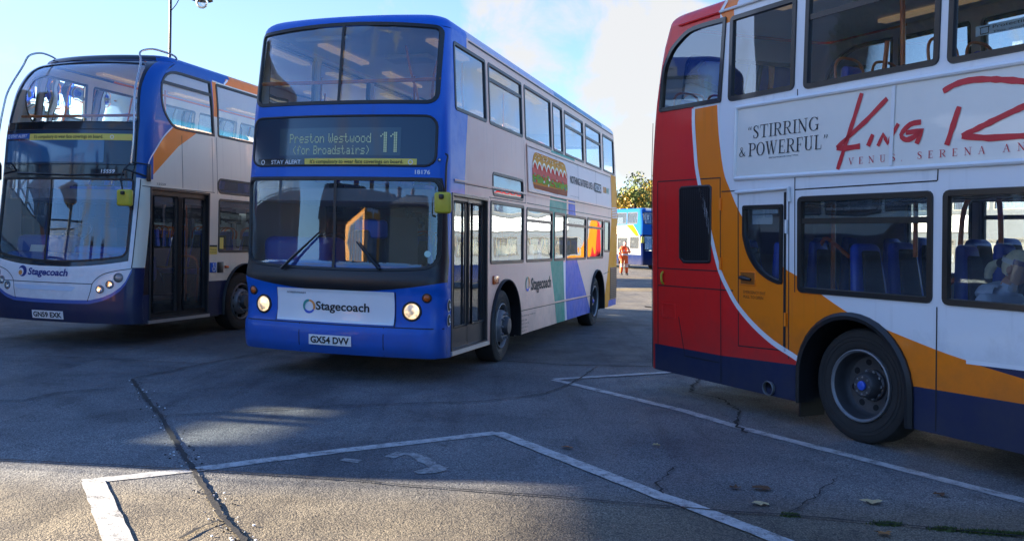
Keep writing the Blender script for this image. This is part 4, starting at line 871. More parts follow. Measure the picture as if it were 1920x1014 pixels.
wlp = [(2.09, 3.4), (2.08, 3.05), (2.075, 2.978), (2.068, 2.814), (2.03, 2.545), (2.0, 2.37), (1.95, 2.204), (1.86, 1.93), (1.766, 1.653), (1.655, 1.357), (1.519, 1.160), (1.386, 1.013), (1.18, .860), (.934, .727), (.70, .643), (.587, .599), (.45, .56), (.3, .53)]
orr_ = [(1.72, 3.4), (1.718, 3.05), (1.715, 2.969), (1.681, 2.687), (1.598, 2.326), (1.514, 2.157), (1.356, 1.90), (1.10, 1.64), (.804, 1.417), (.633, 1.343), (.32, 1.182), (.024, 1.051), (-.204, .992), (-.74, .864), (-1.034, .809), (-1.426, .748), (-2.4, .63), (-4, .55)]
wlp, orr_ = smooth_line(wlp, 3), smooth_line(orr_, 3)
reg = [(cu([p for p in orr_ if p[1] < 2.99]+[(-4, .0), (3.2, .0), (3.2, 2.97)]), ORANGE), (cu(wlp+[(.3, 0), (3.3, 0), (3.3, 3.4)]), RED), (cu([(1.70, 3.4), (3.3, 3.4), (3.3, 4.3), (1.60, 4.3), (1.66, 3.87), (1.71, 3.86)]), RED), (cu([(1.50, 3.74), (1.65, 3.74), (1.66, 3.80), (1.715, 3.86), (1.62, 3.95), (1.47, 3.95), (1.515, 3.84)]), ORANGE),
       (cu([(3.3, .509), (1.66, .514), (.58, .558), (-.49, .557), (-1.43, .573), (-4, .50), (-9, .50), (-9, 0), (3.3, 0)]), NAVY), (cu([(-1.045, .80), (-1.426, .807), (-2.4, .79), (-9, .78), (-9, .45), (-4, .52), (-2.4, .62), (-1.426, .744)]), NAVY)]
C.panel('off', WHITE, reg, .3, .2)
C.panel('near', WHITE, [], .6, .5); C.panel('front', RED, [], .3, .3)
C.window('back', FS(C, rr(-.86, 3.02, .86, 3.66, .12)), G_CLEAR, .05); C.panel('back', RED, [], .25, .2)
C.roof(lambda x, u: RED if u > UR+1.68 else (ORANGE if u > UR+1.48 else ROOFW)); interior(C, zl=.44, zu=2.12, arches=(2.35, UR)); underbody(C, arches=(2.35, UR))
C.wheel(UR+.0, -1, False); C.wheel(UR, 1, False); C.wheel(2.35, -1, True); C.wheel(2.35, 1, True)
seats(C, [UR-.10-.95*i for i in range(-2, 5)], .46, handle=False, arch=(UR, 2.35)); seats(C, [UR+2.25, UR+.05]+[UR-.85-.85*i for i in range(4)], 1.97)
M = C.off
mb = MB(); ribbon(mb, M, cu([p for p in wlp if p[0] > .615 and p[1] < 2.985]), .05, WHT, .003); ribbon(mb, M, cu([(1.71, 3.85), (1.61, 3.96)]), .035, WHT, .004); ribbon(mb, M, cu([(-1.0, .805), (-1.43, .815), (-2.4, .80), (-6, .79)]), .03, WHT, .004); C.part(mb, 'stripe')
# --- advert board
mb = MB(); P = cu([(1.425, 2.235), (-4.4, 2.18), (-4.4, 2.835), (1.425, 2.905)]); ADW = pbr('advert_board', (.74, .72, .66), .32, coat=.3, bump=.006, bscale=.8)
sheet(mb, M, P, ADW, du=.4, dz=.3, off=.005); ad = C.part(mb, 'advert_panel')
mb = MB(); fr = pbr('advert_frame_paint', (.72, .73, .73), .3, coat=.4)
for a, b in zip(P, P[1:]+P[:1]):
    n = 24; mb.tube([M.at(a[0]+(b[0]-a[0])*i/n, a[1]+(b[1]-a[1])*i/n, .008) for i in range(n+1)], .021, fr, 8)
C.part(mb, 'advert_frame', ad)
mb = MB(); ribbon(mb, M, cu([(-.345, 2.245), (-.352, 2.862)]), .035, fr, .012); C.part(mb, 'joint_strip', ad)
# thick-and-thin capitals with serifs, drawn by strokes in a unit box
def arcs(cx, cy, rx, ry, a0, a1, wmax, wmin=.035, n=14):
    o = []
    for i in range(n+1):
        t = math.radians(a0+(a1-a0)*i/n); o.append((cx+rx*math.cos(t), cy+ry*math.sin(t), wmin+(wmax-wmin)*abs(math.cos(t))**1.5))
    return o
def stem(x, y0=0, y1=1, w=.13): return [(x, y0, w), (x, y1, w)]
def serf(x, y, l=.17, w=.04): return [(x-l, y, w), (x+l, y, w)]
GL = {'T': (.72, [stem(.36), serf(.36, .02), [(.02, .97, .05), (.70, .97, .05)], [(.03, .98, .04), (.03, .76, .03)], [(.69, .98, .04), (.69, .76, .03)]]),
 'I': (.34, [stem(.17), serf(.17, .02), serf(.17, .98)]),
 'R': (.74, [stem(.16), serf(.16, .02), serf(.14, .98, .14), [(.14, .97, .04), (.36, .97, .04)], arcs(.36, .74, .22, .23, 90, -90, .13), [(.14, .51, .04), (.38, .51, .04)], [(.36, .50, .10), (.58, .10, .13), (.72, .02, .05)]]),
 'P': (.66, [stem(.16), serf(.16, .02), serf(.14, .98, .14), [(.14, .97, .04), (.36, .97, .04)], arcs(.36, .72, .24, .25, 90, -90, .13), [(.14, .47, .04), (.38, .47, .04)]]),
 'D': (.76, [stem(.16), serf(.14, .02, .14), serf(.14, .98, .14), [(.14, .97, .04), (.32, .97, .04)], arcs(.32, .5, .36, .47, 90, -90, .14), [(.14, .03, .04), (.34, .03, .04)]]),
 'O': (.78, [arcs(.39, .5, .31, .48, 0, 360, .14, n=26)]),
 'U': (.78, [stem(.18, .28, 1), serf(.18, .98), arcs(.39, .28, .21, .26, 180, 360, .10, .05), stem(.60, .28, 1, .05), serf(.60, .98, .13)]),
 'N': (.80, [stem(.15, 0, 1, .05), serf(.15, .02, .13), [(.12, .98, .13), (.65, .03, .13)], stem(.65, 0, 1, .05), serf(.65, .98, .13), serf(.10, .98, .10)]),
 'G': (.80, [arcs(.42, .5, .33, .48, 40, 330, .14, n=22), stem(.68, .05, .42, .12), serf(.66, .43, .14), [(.70, .98, .03), (.68, .74, .05)]]),
 'S': (.58, [smooth_line([(.48, .74, .035), (.40, .93, .045), (.26, .97, .06), (.12, .86, .11), (.13, .68, .14), (.28, .54, .15), (.43, .38, .15), (.46, .18, .12), (.33, .04, .06), (.17, .05, .045), (.08, .26, .035)], 3), [(.48, .98, .03), (.48, .72, .04)], [(.08, .02, .03), (.08, .28, .04)]]),
 'W': (1.06, [[(.12, .98, .13), (.34, .02, .12)], [(.34, .02, .04), (.54, .98, .05)], [(.50, .98, .13), (.72, .02, .12)], [(.72, .02, .04), (.94, .98, .045)], serf(.12, .98, .12), serf(.52, .98, .11), serf(.94, .98, .11)]),
 'E': (.64, [stem(.16), [(.06, .97, .045), (.54, .97, .045)], [(.06, .03, .045), (.56, .03, .045)], [(.16, .51, .04), (.42, .51, .04)], [(.54, .98, .04), (.54, .78, .03)], [(.56, .02, .04), (.57, .26, .03)], [(.42, .62, .03), (.42, .40, .03)]]),
 'F': (.60, [stem(.16), serf(.16, .02), [(.06, .97, .045), (.54, .97, .045)], [(.16, .49, .04), (.42, .49, .04)], [(.54, .98, .04), (.54, .76, .03)], [(.42, .60, .03), (.42, .38, .03)]]),
 'L': (.62, [stem(.16), serf(.16, .98), [(.06, .03, .045), (.54, .03, .045)], [(.54, .02, .04), (.55, .30, .03)]]),
 'V': (.74, [[(.12, .98, .13), (.38, .02, .12)], [(.38, .02, .04), (.62, .98, .045)], serf(.12, .98, .12), serf(.62, .98, .11)]),
 'A': (.74, [[(.36, .98, .045), (.12, .02, .045)], [(.36, .98, .13), (.62, .02, .13)], [(.20, .36, .04), (.52, .36, .04)], serf(.12, .02, .11), serf(.62, .02, .13)]),
 '&': (.80, [smooth_line([(.76, .50, .04), (.60, .20, .06), (.40, .04, .07), (.20, .05, .09), (.10, .22, .12), (.22, .45, .10), (.42, .66, .06), (.45, .86, .06), (.33, .97, .05), (.22, .84, .09), (.30, .62, .11), (.55, .22, .13), (.78, .03, .06)], 3)]),
 '\u201c': (.42, [[(.12, .72, .10), (.10, .80, .07), (.16, .98, .03)], [(.30, .72, .10), (.28, .80, .07), (.34, .98, .03)]]), '\u201d': (.42, [[(.12, .96, .10), (.14, .88, .07), (.08, .70, .03)], [(.30, .96, .10), (.32, .88, .07), (.26, .70, .03)]]), ',': (.25, [[(.12, .06, .10), (.13, .0, .07), (.07, -.14, .03)]]), ' ': (.42, [])}
def serif(mb, s, aL, aR, b0, h, mat, off=.009, slope=0., track=.0):
    tot = sum(GL[c][0]+track for c in s)-track; k = (aR-aL)/tot; x = 0; b_ = 0
    for c in s:
        for st in GL[c][1]:
            kk = abs(k)/h
            ribbon(mb, M, [(aL+k*(x+p[0]), b0+h*p[1]+slope*(x+p[0])/tot) for p in st], [p[2]*h*min(1., kk*1.15) for p in st], mat, off, .5)
        x += GL[c][0]+track
u_ = lambda a: UR+a
mb = MB(); serif(mb, '\u201cSTIRRING', u_(1.265), u_(.395), 2.592, .118, DKP, track=.06); serif(mb, '&', u_(1.375), u_(1.285), 2.435, .09, DKP); serif(mb, 'POWERFUL\u201d', u_(1.245), u_(.285), 2.43, .122, DKP, track=.05)
text(mb, M, 'BAZ BAMIGBOYE, DAILY MAIL', u_(.975), u_(.617), 2.392, 2.407, DKP, .009); C.part(mb, 'lettering', ad)
BRD = pbr('brush_red', (.55, .008, .022), .4)
mb = MB()
for pts, w in (([(-.045, 2.844), (.02, 2.66), (.178, 2.248)], .042), ([(-.292, 2.769), (-.1, 2.62), (.193, 2.426)], .042), ([(.193, 2.426), (.10, 2.415), (-.046, 2.421)], .045), ([(-.168, 2.503), (-.125, 2.415)], .040), ([(-.220, 2.407), (-.267, 2.494), (-.312, 2.420), (-.404, 2.563)], .036),
               (smooth_line([(-.605, 2.553), (-.509, 2.545), (-.433, 2.475), (-.482, 2.433), (-.56, 2.453), (-.613, 2.492)], 3), .040), ([(-.475, 2.486), (-.62, 2.490), (-.572, 2.395)], .038),
               (smooth_line([(-.781, 2.757), (-.901, 2.798), (-1.080, 2.799), (-1.382, 2.740), (-1.62, 2.66), (-1.55, 2.60), (-1.39, 2.572), (-.946, 2.417)], 4), .044), ([(-.916, 2.630), (-.827, 2.363)], .045), ([(-.946, 2.417), (-1.15, 2.385), (-1.6, 2.37)], .045), ([(-1.9, 2.6), (-1.85, 2.36)], .04), ([(-2.05, 2.5), (-2.2, 2.6), (-2.3, 2.5), (-2.1, 2.4), (-2.3, 2.36)], .04), ([(-2.5, 2.8), (-2.42, 2.36)], .04), ([(-2.42, 2.5), (-2.6, 2.55), (-2.62, 2.36)], .04)):
    q = cu(pts); q = subdiv(q, .05, False); rnd = random.Random(len(pts)*7); ribbon(mb, M, q, [w*rnd.uniform(.82, 1.12) for _ in q], BRD, .0095, .5)
C.part(mb, 'lettering', ad)
mb = MB(); serif(mb, 'VENUS, SERENA AND A PLAN TO RULE', u_(.068), u_(-2.95), 2.279, .055, BRD, .0095, track=.62); C.part(mb, 'lettering', ad)
# --- engine bay, emergency door
mb = MB(); gp = cu([(2.275, 2.17), (2.24, 2.199), (1.80, 2.196), (1.765, 2.17), (1.780, 1.44), (1.81, 1.415), (2.21, 1.402), (2.283, 1.455)])
gasket(mb, M, gp, .03, BLK, .010, .0); sheet(mb, M, gp, pbr('vent_black', (.006, .006, .007), .6), du=.5, dz=.5, off=.003)
for k in range(16): a = 1.815+k*.029; ribbon(mb, M, cu([(a, 1.45), (a, 2.16)]), .012, pbr('vent_slat', (.02, .02, .024), .4), .012)
C.part(mb, 'engine_grille')
seam(C, 'off', [cu(l) for l in ([(1.638, .25), (1.64, 2.26)], [(2.645, 2.265), (1.638, 2.255)], [(2.645, 2.265), (2.66, .5)], [(2.655, 1.336), (1.65, 1.345)], [(2.655, 1.151), (1.46, 1.165), ], [(2.76, .25), (2.755, 2.9)], [(1.385, 2.095), (1.385, .64)], [(1.387, .64), (.773, .668)], [(.73, 2.10), (.734, .60)], [(1.62, 2.12), (1.39, 2.12)],
   [(-.752, 2.11), (-.757, 2.225)], [(-.757, 1.18), (-.757, .25)], [(.66, 2.23), (.66, 1.2)], [(.655, 2.91), (.66, 2.975)], [(-2.25, 1.18), (-2.25, .25)], [(2.30, .84), (2.2, .44), (1.66, .44)], [(.66, 2.10), (-.75, 2.11)], [(2.90, 1.53), (2.76, 1.53)], [(2.90, .90), (2.77, .90)])], .011)
seam(C, 'off', [cu([(.775, 2.085), (.785, .66)])], .03, MT['black_rubber'], 'door_seal', .003)
mb = MB();
for a, z in ((.755, 1.78), (.765, .95)): mb.tube([M.at(UR+a, z-.06, .012), M.at(UR+a, z+.06, .012)], .013, ORANGE if z < 1.2 else WHITE, 8)
for z in (2.0, 1.42): mb.tube([M.at(UR+1.632, z-.06, .01), M.at(UR+1.632, z+.06, .01)], .013, ORANGE, 8)
C.part(mb, 'hinge')
mb = MB(); a = M.at(UR+1.40, 2.105, .02); b = M.at(UR+.72, 2.118, .02); mb.tube([a, b, M.at(UR+.715, 2.0, .012)], .018, fr, 8); a = M.at(UR+2.33, 3.862, .014); b = M.at(UR+1.70, 3.862, .014); mb.tube([a, b], .014, RED, 6); b2 = M.at(UR-3, 3.862, .014); mb.tube([b, b2], .014, fr, 6); C.part(mb, 'rain_gutter')
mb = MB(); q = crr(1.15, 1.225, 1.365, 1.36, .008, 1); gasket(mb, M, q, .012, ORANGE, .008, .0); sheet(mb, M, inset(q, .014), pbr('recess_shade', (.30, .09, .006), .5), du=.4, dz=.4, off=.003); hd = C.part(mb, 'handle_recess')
mb = MB(); mb.tube([M.at(UR+1.335, 1.30, .02), M.at(UR+1.27, 1.295, .03), M.at(UR+1.20, 1.285, .02)], [.02, .022, .012], BLK, 8); C.part(mb, 'handle', hd)
mb = MB(); text(mb, M, 'EMERGENCY EXIT', u_(1.312), u_(1.02), 1.150, 1.178, pbr('dim_print', (.25, .07, .01), .5), .004); text(mb, M, 'PULL TO OPEN', u_(1.312), u_(1.05), 1.106, 1.134, MT['dim_print'], .004); C.part(mb, 'lettering')
mb = MB(); q = crr(2.352, .81, 2.585, .968, .006, 1); gasket(mb, M, q, .008, RED, .006, .0); C.part(mb, 'fuel_flap')
mb = MB(); mb.tube(smooth_line([tuple(M.at(UR+2.565, 1.30, .0)), tuple(M.at(UR+2.555, 1.27, .03)), tuple(M.at(UR+2.55, 1.20, .03)), tuple(M.at(UR+2.555, 1.17, .0))], 4), .012, YEL, 8); C.part(mb, 'grab_handle')
mb = MB(); patch(mb, M, crr(.88, 1.895, 1.21, 1.945, .004, 1), pbr('pale_notice', (.40, .55, .70), .5), -.016); patch(mb, M, crr(.95, 1.80, 1.21, 1.886, .004, 1), MT['pale_notice'], -.016); C.part(mb, 'window_notice')
mb = MB(); patch(mb, M, crr(-.68, 1.852, .58, 1.995, .004, 1), glass('frosted_notice', (.42, .55, .66), .10), -.016); text(mb, M, 'This window open to help with airflow', u_(-.27), u_(.32), 1.905, 1.94, pbr('faint_print', (.42, .50, .56), .5), -.014); C.part(mb, 'window_notice')
mb = MB(); q = cu([(-1.0, 3.11), (-2.1, 3.10), (-2.1, 3.17), (-1.0, 3.18)]); patch(mb, M, q, pbr('sky_notice', (.52, .66, .76), .5), -.02); text(mb, M, 'Protecting you with fresh air', u_(-1.13), u_(-1.9), 3.137, 3.168, DKP, -.017); text(mb, M, 'This window cannot be closed', u_(-1.13), u_(-1.85), 3.115, 3.128, DKP, -.017)
for a, b in (((-1.04, 3.12), (-1.04, 3.165)), ((-1.10, 3.12), (-1.10, 3.165)), ((-1.03, 3.165), (-1.11, 3.165)), ((-1.04, 3.12), (-1.10, 3.12))): ribbon(mb, M, cu([a, b]), .006, DKP, -.017)
C.part(mb, 'window_notice')
mb = MB(); Nn = C.near; FW = lambda a, z: (UR+a, z)
q = cu([(.50, 1.84), (-.9, 1.84), (-.9, 1.97), (.50, 1.97)]); sheet(mb, Nn, [(UR-1.55, 1.83), (UR-.85, 1.83), (UR-.85, 1.985), (UR-1.55, 1.985)], MT['sky_notice'], du=.5, dz=.5, off=-.05); C.part(mb, 'window_notice')
mb = MB(); c = M.at(UR+.965, .30, -.05); mb.tube([c, M.at(UR+.965, .30, .035)], .062, pbr('exhaust_pipe', (.30, .28, .26), .5, metal=.7, var=.4, vscale=20), 20, caps=False); c2 = M.at(UR+.965, .30, .0); n = M.n(9, .3)
t = Vector((0, 1, 0)); u2 = n.cross(t); mb.face([mb.vert(c2+(t*math.cos(x)+u2*math.sin(x))*.061) for x in [2*math.pi*i/20 for i in range(20)]], MT['vent_black']); mb.tube([M.at(UR+.965+.064*math.cos(x), .30+.064*math.sin(x), .03) for x in [2*math.pi*i/20 for i in range(21)]], .006, STEEL, 6); C.part(mb, 'exhaust_pipe')
mb = MB(); mb.box((-1.05, UR+.66, .30), (.30, .02, .42), RUB); C.part(mb, 'mud_flap')
mb = MB(); mb.rbox((0, C.L-.02, .42), (2.3, .10, .28), NAVY, .03, 2, C.X); C.part(mb, 'rear_bumper')
# handrails inside
for pts in ([(-.75, UR+1.33, 1.95), (-.75, UR+1.32, 1.0)], [(-.45, UR+.965, 2.0), (-.45, UR+.97, .9)], [(-.45, UR+1.12, 1.58), (-.45, UR+1.04, 1.65), (-.45, UR+.77, 1.48)], [(-.45, UR+.06, 2.0), (-.45, UR+.06, 1.5)], [(-.45, UR-.455, 2.02), (-.45, UR-.38, 1.82), (-.45, UR-.353, 1.2)], [(-.45, UR-.67, 2.02), (-.45, UR-.71, 1.82), (-.45, UR-.73, .8)],
            [(-.95, UR-.60, 1.15), (-.95, UR-.615, 1.30), (-.95, UR-.68, 1.36), (-.95, UR-.78, 1.355)], [(-.85, UR-.10, 3.95), (-.85, UR-.12, 3.3), (-.85, UR-.12, 2.6)], [(-.85, UR+.03, 3.3), (-.85, UR+.06, 3.06)], [(.42, UR+.9, 3.95), (.42, UR+.92, 2.5)], [(-.42, UR-2.0, 3.95), (-.42, UR-2, 2.5)]):
    C.pole(smooth_line(pts, 4), .02)
# ================================================================== ground
def ground_mat():
    m = D.materials.new('yard_surface'); m.use_nodes = True; t = m.node_tree; b = t.nodes['Principled BSDF']; b.inputs['Roughness'].default_value = .78; b.inputs['Specular IOR Level'].default_value = .35
    g = N(t, 'ShaderNodeNewGeometry'); P = g.outputs['Position']
    def noise(sc, det=4, ro=.6, dist=0.): n = N(t, 'ShaderNodeTexNoise', i_Scale=sc, i_Detail=det, i_Roughness=ro, i_Distortion=dist); t.links.new(P, n.inputs['Vector']); return n.outputs['Fac']
    def ramp(s, a, b_, c0, c1): r = N(t, 'ShaderNodeValToRGB'); r.color_ramp.elements[0].position = a; r.color_ramp.elements[1].position = b_; r.color_ramp.elements[0].color = (*c0, 1); r.color_ramp.elements[1].color = (*c1, 1); t.links.new(s, r.inputs[0]); return r.outputs[0]
    def mix(f, a, b_, typ='MIX'):
        n = N(t, 'ShaderNodeMix', data_type='RGBA', blend_type=typ)
        for k, v in (('Factor', f), ('A', a), ('B', b_)):
            if isinstance(v, (int, float)): n.inputs[k].default_value = v
            elif isinstance(v, tuple): n.inputs[k].default_value = (*v, 1)
            else: t.links.new(v, n.inputs[k])
        return n.outputs['Result']
    vo = N(t, 'ShaderNodeTexVoronoi', i_Scale=105.); t.links.new(P, vo.inputs['Vector'])
    sp = N(t, 'ShaderNodeSeparateColor'); t.links.new(vo.outputs['Color'], sp.inputs[0])
    stone = ramp(sp.outputs[0], .0, 1., (.135, .128, .115), (.36, .335, .285))
    base = mix(ramp(vo.outputs['Distance'], .25, .75, (1, 1, 1), (0, 0, 0)), (.075, .072, .068), stone)
    tone = ramp(noise(.55, 5, .6), .34, .68, (.52, .53, .56), (1.08, 1.05, 1.0)); base = mix(1., base, tone, 'MULTIPLY')
    stain = ramp(noise(1.7, 7, .68, .6), .50, .72, (1, 1, 1), (.55, .55, .57)); base = mix(.8, base, stain, 'MULTIPLY')
    spx = N(t, 'ShaderNodeSeparateXYZ'); t.links.new(P, spx.inputs[0])
    # pale concrete, darker asphalt; sunlight warmed into the front strip, shade blued into the next
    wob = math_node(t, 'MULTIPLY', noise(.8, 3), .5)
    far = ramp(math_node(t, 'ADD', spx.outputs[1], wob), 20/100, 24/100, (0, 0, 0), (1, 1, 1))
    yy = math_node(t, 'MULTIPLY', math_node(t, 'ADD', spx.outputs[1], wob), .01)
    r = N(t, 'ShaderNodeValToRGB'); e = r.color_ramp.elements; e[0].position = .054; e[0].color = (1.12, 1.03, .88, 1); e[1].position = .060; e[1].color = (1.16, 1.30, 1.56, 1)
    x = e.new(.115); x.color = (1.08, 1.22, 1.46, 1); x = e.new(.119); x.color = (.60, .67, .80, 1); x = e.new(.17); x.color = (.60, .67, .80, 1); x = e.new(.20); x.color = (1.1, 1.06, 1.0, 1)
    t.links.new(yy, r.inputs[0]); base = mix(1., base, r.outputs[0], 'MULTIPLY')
    oil = ramp(noise(.33, 4, .55, 1.), .54, .68, (1, 1, 1), (.45, .45, .47)); base = mix(.75, base, oil, 'MULTIPLY')
    drip = ramp(noise(4.5, 3, .5, .3), .66, .74, (1, 1, 1), (.55, .55, .56)); base = mix(.8, base, drip, 'MULTIPLY')
    mp_ = N(t, 'ShaderNodeMapping'); mp_.inputs['Rotation'].default_value = (0, 0, .30); mp_.inputs['Scale'].default_value = (2.6, .22, 1); t.links.new(P, mp_.inputs[0])
    nz = N(t, 'ShaderNodeTexNoise', i_Scale=1.3, i_Detail=5, i_Roughness=.6); t.links.new(mp_.outputs[0], nz.inputs['Vector']); base = mix(.85, base, ramp(nz.outputs['Fac'], .52, .70, (1, 1, 1), (.62, .62, .64)), 'MULTIPLY')
    t.links.new(base, b.inputs['Base Color'])
    wv = N(t, 'ShaderNodeTexWave', i_Scale=4.2, i_Distortion=2.5, i_Detail=3); wv.bands_direction = 'Y'; t.links.new(P, wv.inputs['Vector'])
    h = math_node(t, 'ADD', math_node(t, 'MULTIPLY', vo.outputs['Distance'], -.5), math_node(t, 'MULTIPLY', wv.outputs['Fac'], .12))
    h = math_node(t, 'ADD', h, math_node(t, 'MULTIPLY', noise(26, 4), .8))
    bp = N(t, 'ShaderNodeBump', i_Strength=.9, i_Distance=.006); t.links.new(h, bp.inputs['Height']); t.links.new(bp.outputs[0], b.inputs['Normal'])
    rr_ = ramp(noise(2.2, 5), .4, .7, (.62, .62, .62), (.9, .9, .9)); t.links.new(rr_, b.inputs['Roughness'])
    return m
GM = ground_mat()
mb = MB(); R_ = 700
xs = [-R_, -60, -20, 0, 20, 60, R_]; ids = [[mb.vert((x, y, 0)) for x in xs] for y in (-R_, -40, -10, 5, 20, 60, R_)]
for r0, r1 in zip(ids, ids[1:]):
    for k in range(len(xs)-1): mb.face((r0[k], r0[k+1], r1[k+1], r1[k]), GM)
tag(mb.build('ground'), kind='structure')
def worn(name, col, lo=.42, hi=.62, sc=9.):
    m = pbr(name, col, .6, var=.15, vscale=20); t = m.node_tree; b = t.nodes['Principled BSDF']; src = b.inputs['Base Color'].links[0].from_socket
    g = N(t, 'ShaderNodeNewGeometry'); n = N(t, 'ShaderNodeTexNoise', i_Scale=sc, i_Detail=9, i_Roughness=.75); t.links.new(g.outputs['Position'], n.inputs['Vector'])
    n2 = N(t, 'ShaderNodeTexNoise', i_Scale=95., i_Detail=2); t.links.new(g.outputs['Position'], n2.inputs['Vector'])
    r = N(t, 'ShaderNodeValToRGB'); r.color_ramp.elements[0].position = lo; r.color_ramp.elements[1].position = hi
    t.links.new(math_node(t, 'ADD', math_node(t, 'MULTIPLY', n.outputs['Fac'], .75), math_node(t, 'MULTIPLY', n2.outputs['Fac'], .25)), r.inputs[0])
    mx = N(t, 'ShaderNodeMix', data_type='RGBA'); t.links.new(r.outputs[0], mx.inputs['Factor']); t.links.new(src, mx.inputs['A']); mx.inputs['B'].default_value = (.11, .11, .108, 1); t.links.new(mx.outputs['Result'], b.inputs['Base Color'])
    bp = N(t, 'ShaderNodeBump', i_Strength=.6, i_Distance=.004); t.links.new(n2.outputs['Fac'], bp.inputs['Height']); t.links.new(bp.outputs[0], b.inputs['Normal']); return m
LINE = worn('white_road_paint', (.50, .50, .49), .46, .62); LINEF = worn('faded_road_paint', (.40, .40, .39), .42, .58, 14.); LINEY = worn('yellow_road_paint', (.62, .42, .08), .5, .7)
TAR = pbr('joint_tar', (.012, .012, .013), .7, var=.5, vscale=30, bump=.004, bscale=40); CRK = pbr('crack_dark', (.016, .016, .017), .9)
GMAP = Map(lambda x, y: (x, y, 0.), (0, 0, 1), 0, 5)
def jag(pts, d, amp, seed):
    r = random.Random(seed); q = subdiv(pts, d, False); return [q[0]]+[(x+r.uniform(-amp, amp), y+r.uniform(-amp, amp)) for x, y in q[1:-1]]+[q[-1]]
def mark(name, pts, w, mat, off, d=.15, amp=0., seed=1, wv=0.):
    q = jag(pts, d, amp, seed); r = random.Random(seed+50); mb = MB(); ribbon(mb, GMAP, q, [w*(1+r.uniform(-wv, wv)) for _ in q], mat, off, 5); return tag(mb.build(name), kind='structure')
J1=[(-4.01,9.35),(-3.44,8.32),(-2.96,7.49),(-2.44,6.49),(-2.16,5.97),(-1.87,5.42),(-1.57,4.85),(-1.35,4.51),(-1.21,4.26)]
J2=[(-3.86,5.97),(-3.44,5.94),(-3.01,5.90),(-2.60,5.87),(-2.11,5.82),(-1.07,5.69),(-0.67,5.59),(-0.17,5.50),(0.32,5.42),(0.77,5.32),(1.07,5.27),(1.35,5.21),(1.66,5.18),(2.06,5.09),(2.48,5.00),(2.90,4.89),(3.42,4.74)]
J3=[(-4.02,9.42),(-3.92,9.79),(-3.82,10.11),(-3.68,10.63),(-3.42,11.42),(-3.19,12.17)]
J4=[(-6.79,10.88),(-6.30,10.87),(-5.57,10.87),(-4.79,10.76),(-3.75,10.62)]
J5=[(-3.84,8.87),(-4.20,8.58),(-4.34,8.44),(-4.43,8.06),(-4.62,7.98),(-4.92,7.89)]
J6=[(-2.96,7.50),(-2.71,7.63),(-2.41,7.78),(-1.56,8.19),(-1.03,8.37),(-0.29,8.59),(0.22,9.00),(0.39,9.20),(0.65,9.75),(0.82,10.27),(1.13,11.31)]
J7=[(-1.67,4.48),(-1.63,4.62),(-1.57,4.78)]
J8=[(2.28,10.53),(1.97,9.51),(2.19,9.19),(2.23,8.75),(2.25,8.45),(2.03,7.78),(2.04,7.46)]
J9=[(1.21,6.26),(1.08,5.98),(0.98,5.73),(1.00,5.55)]
P1=[(-0.30,11.68),(0.01,11.65),(0.63,11.43),(2.27,11.53)]
L1=[(-2.65,5.48),(-2.11,5.82),(-1.22,6.48),(-0.09,7.23)]
L2=[(-0.09,7.23),(0.99,5.48),(1.09,5.37),(1.53,4.65)]
L3=[(-2.59,5.49),(-1.97,4.45),(-1.86,4.27)]
M1=[(0.52,10.15),(1.68,8.46),(2.05,7.70),(3.34,5.64)]
M2=[(0.52,10.15),(2.18,11.08)]
W1=[(-0.85,6.31),(-0.78,6.44),(-0.68,6.42),(-0.58,6.26),(-0.48,6.07),(-0.42,6.03),(-0.61,5.91)]
W2=[(-1.17,6.22),(-1.03,6.17)]
leaf=[(0.46,6.74),(1.17,6.89),(1.67,5.73),(1.57,5.39),(1.50,5.73),(2.30,5.49),(2.83,5.70),(2.11,4.87)]
moss=[(1.69,5.19),(2.21,5.07),(2.52,5.00),(2.72,4.97),(2.89,4.95)]
mark('bay_line', L1[:-1]+[(-.09, 7.23)], .118, LINE, .004, amp=.004, wv=.05); mark('bay_line', L2, .125, LINE, .0082, amp=.004, wv=.05); mark('bay_line', L3, .135, LINE, .0082, amp=.004, wv=.06)
mark('bay_line', M1+[(4.6, 3.65)], .115, LINE, .004, amp=.004, wv=.06); mark('bay_line', M2, .11, LINE, .0082, amp=.004, wv=.06)
mark('faded_marking', W1[:4], .085, LINEF, .004, amp=.012, wv=.4, seed=3); mark('faded_marking', W1[3:6], .11, LINEF, .0046, amp=.012, wv=.4, seed=4); mark('faded_marking', W1[5:], .10, LINEF, .0052, amp=.012, wv=.4, seed=5); mark('faded_marking', W2, .09, LINEF, .004, amp=.01, wv=.4)
for k, (y, x0, x1) in enumerate(((44, 4, 14), (33, 3.0, 9.5), (39, 6, 14))): mark('bay_line', [(x0, y-2), (x1, y+2.5)], .14, LINEY, .006, d=.6)
mark('bay_line', [(2.6, 30), (9, 33)], .14, LINEY, .006, d=.6)
mark('tar_joint', J1, .034, TAR, .0122, .05, .006, 2, .35); mark('tar_joint', J2, .017, TAR, .0122, .08, .004, 3, .3)
for k, (J, w) in enumerate(((J3, .020), (J4, .022), (J5, .018), (J6, .018), (J7, .018))): mark('tar_joint', J, w, TAR, .0122, .10, .010, 5+k, .5)
mark('crack', J8, .022, CRK, .0125, .07, .03, 12, .7); mark('crack', J9, .012, CRK, .0125, .06, .02, 13, .7); mark('crack', [(1.68, 5.18), (1.98, 5.6), (2.3, 6.1)], .008, CRK, .0125, .06, .02, 14, .7)
mark('crack', P1+[(4, 11.6)], .03, CRK, .0035, .2, .012, 15, .5)
mb = MB(); r = random.Random(5)                                       # grit thrown along the main joint
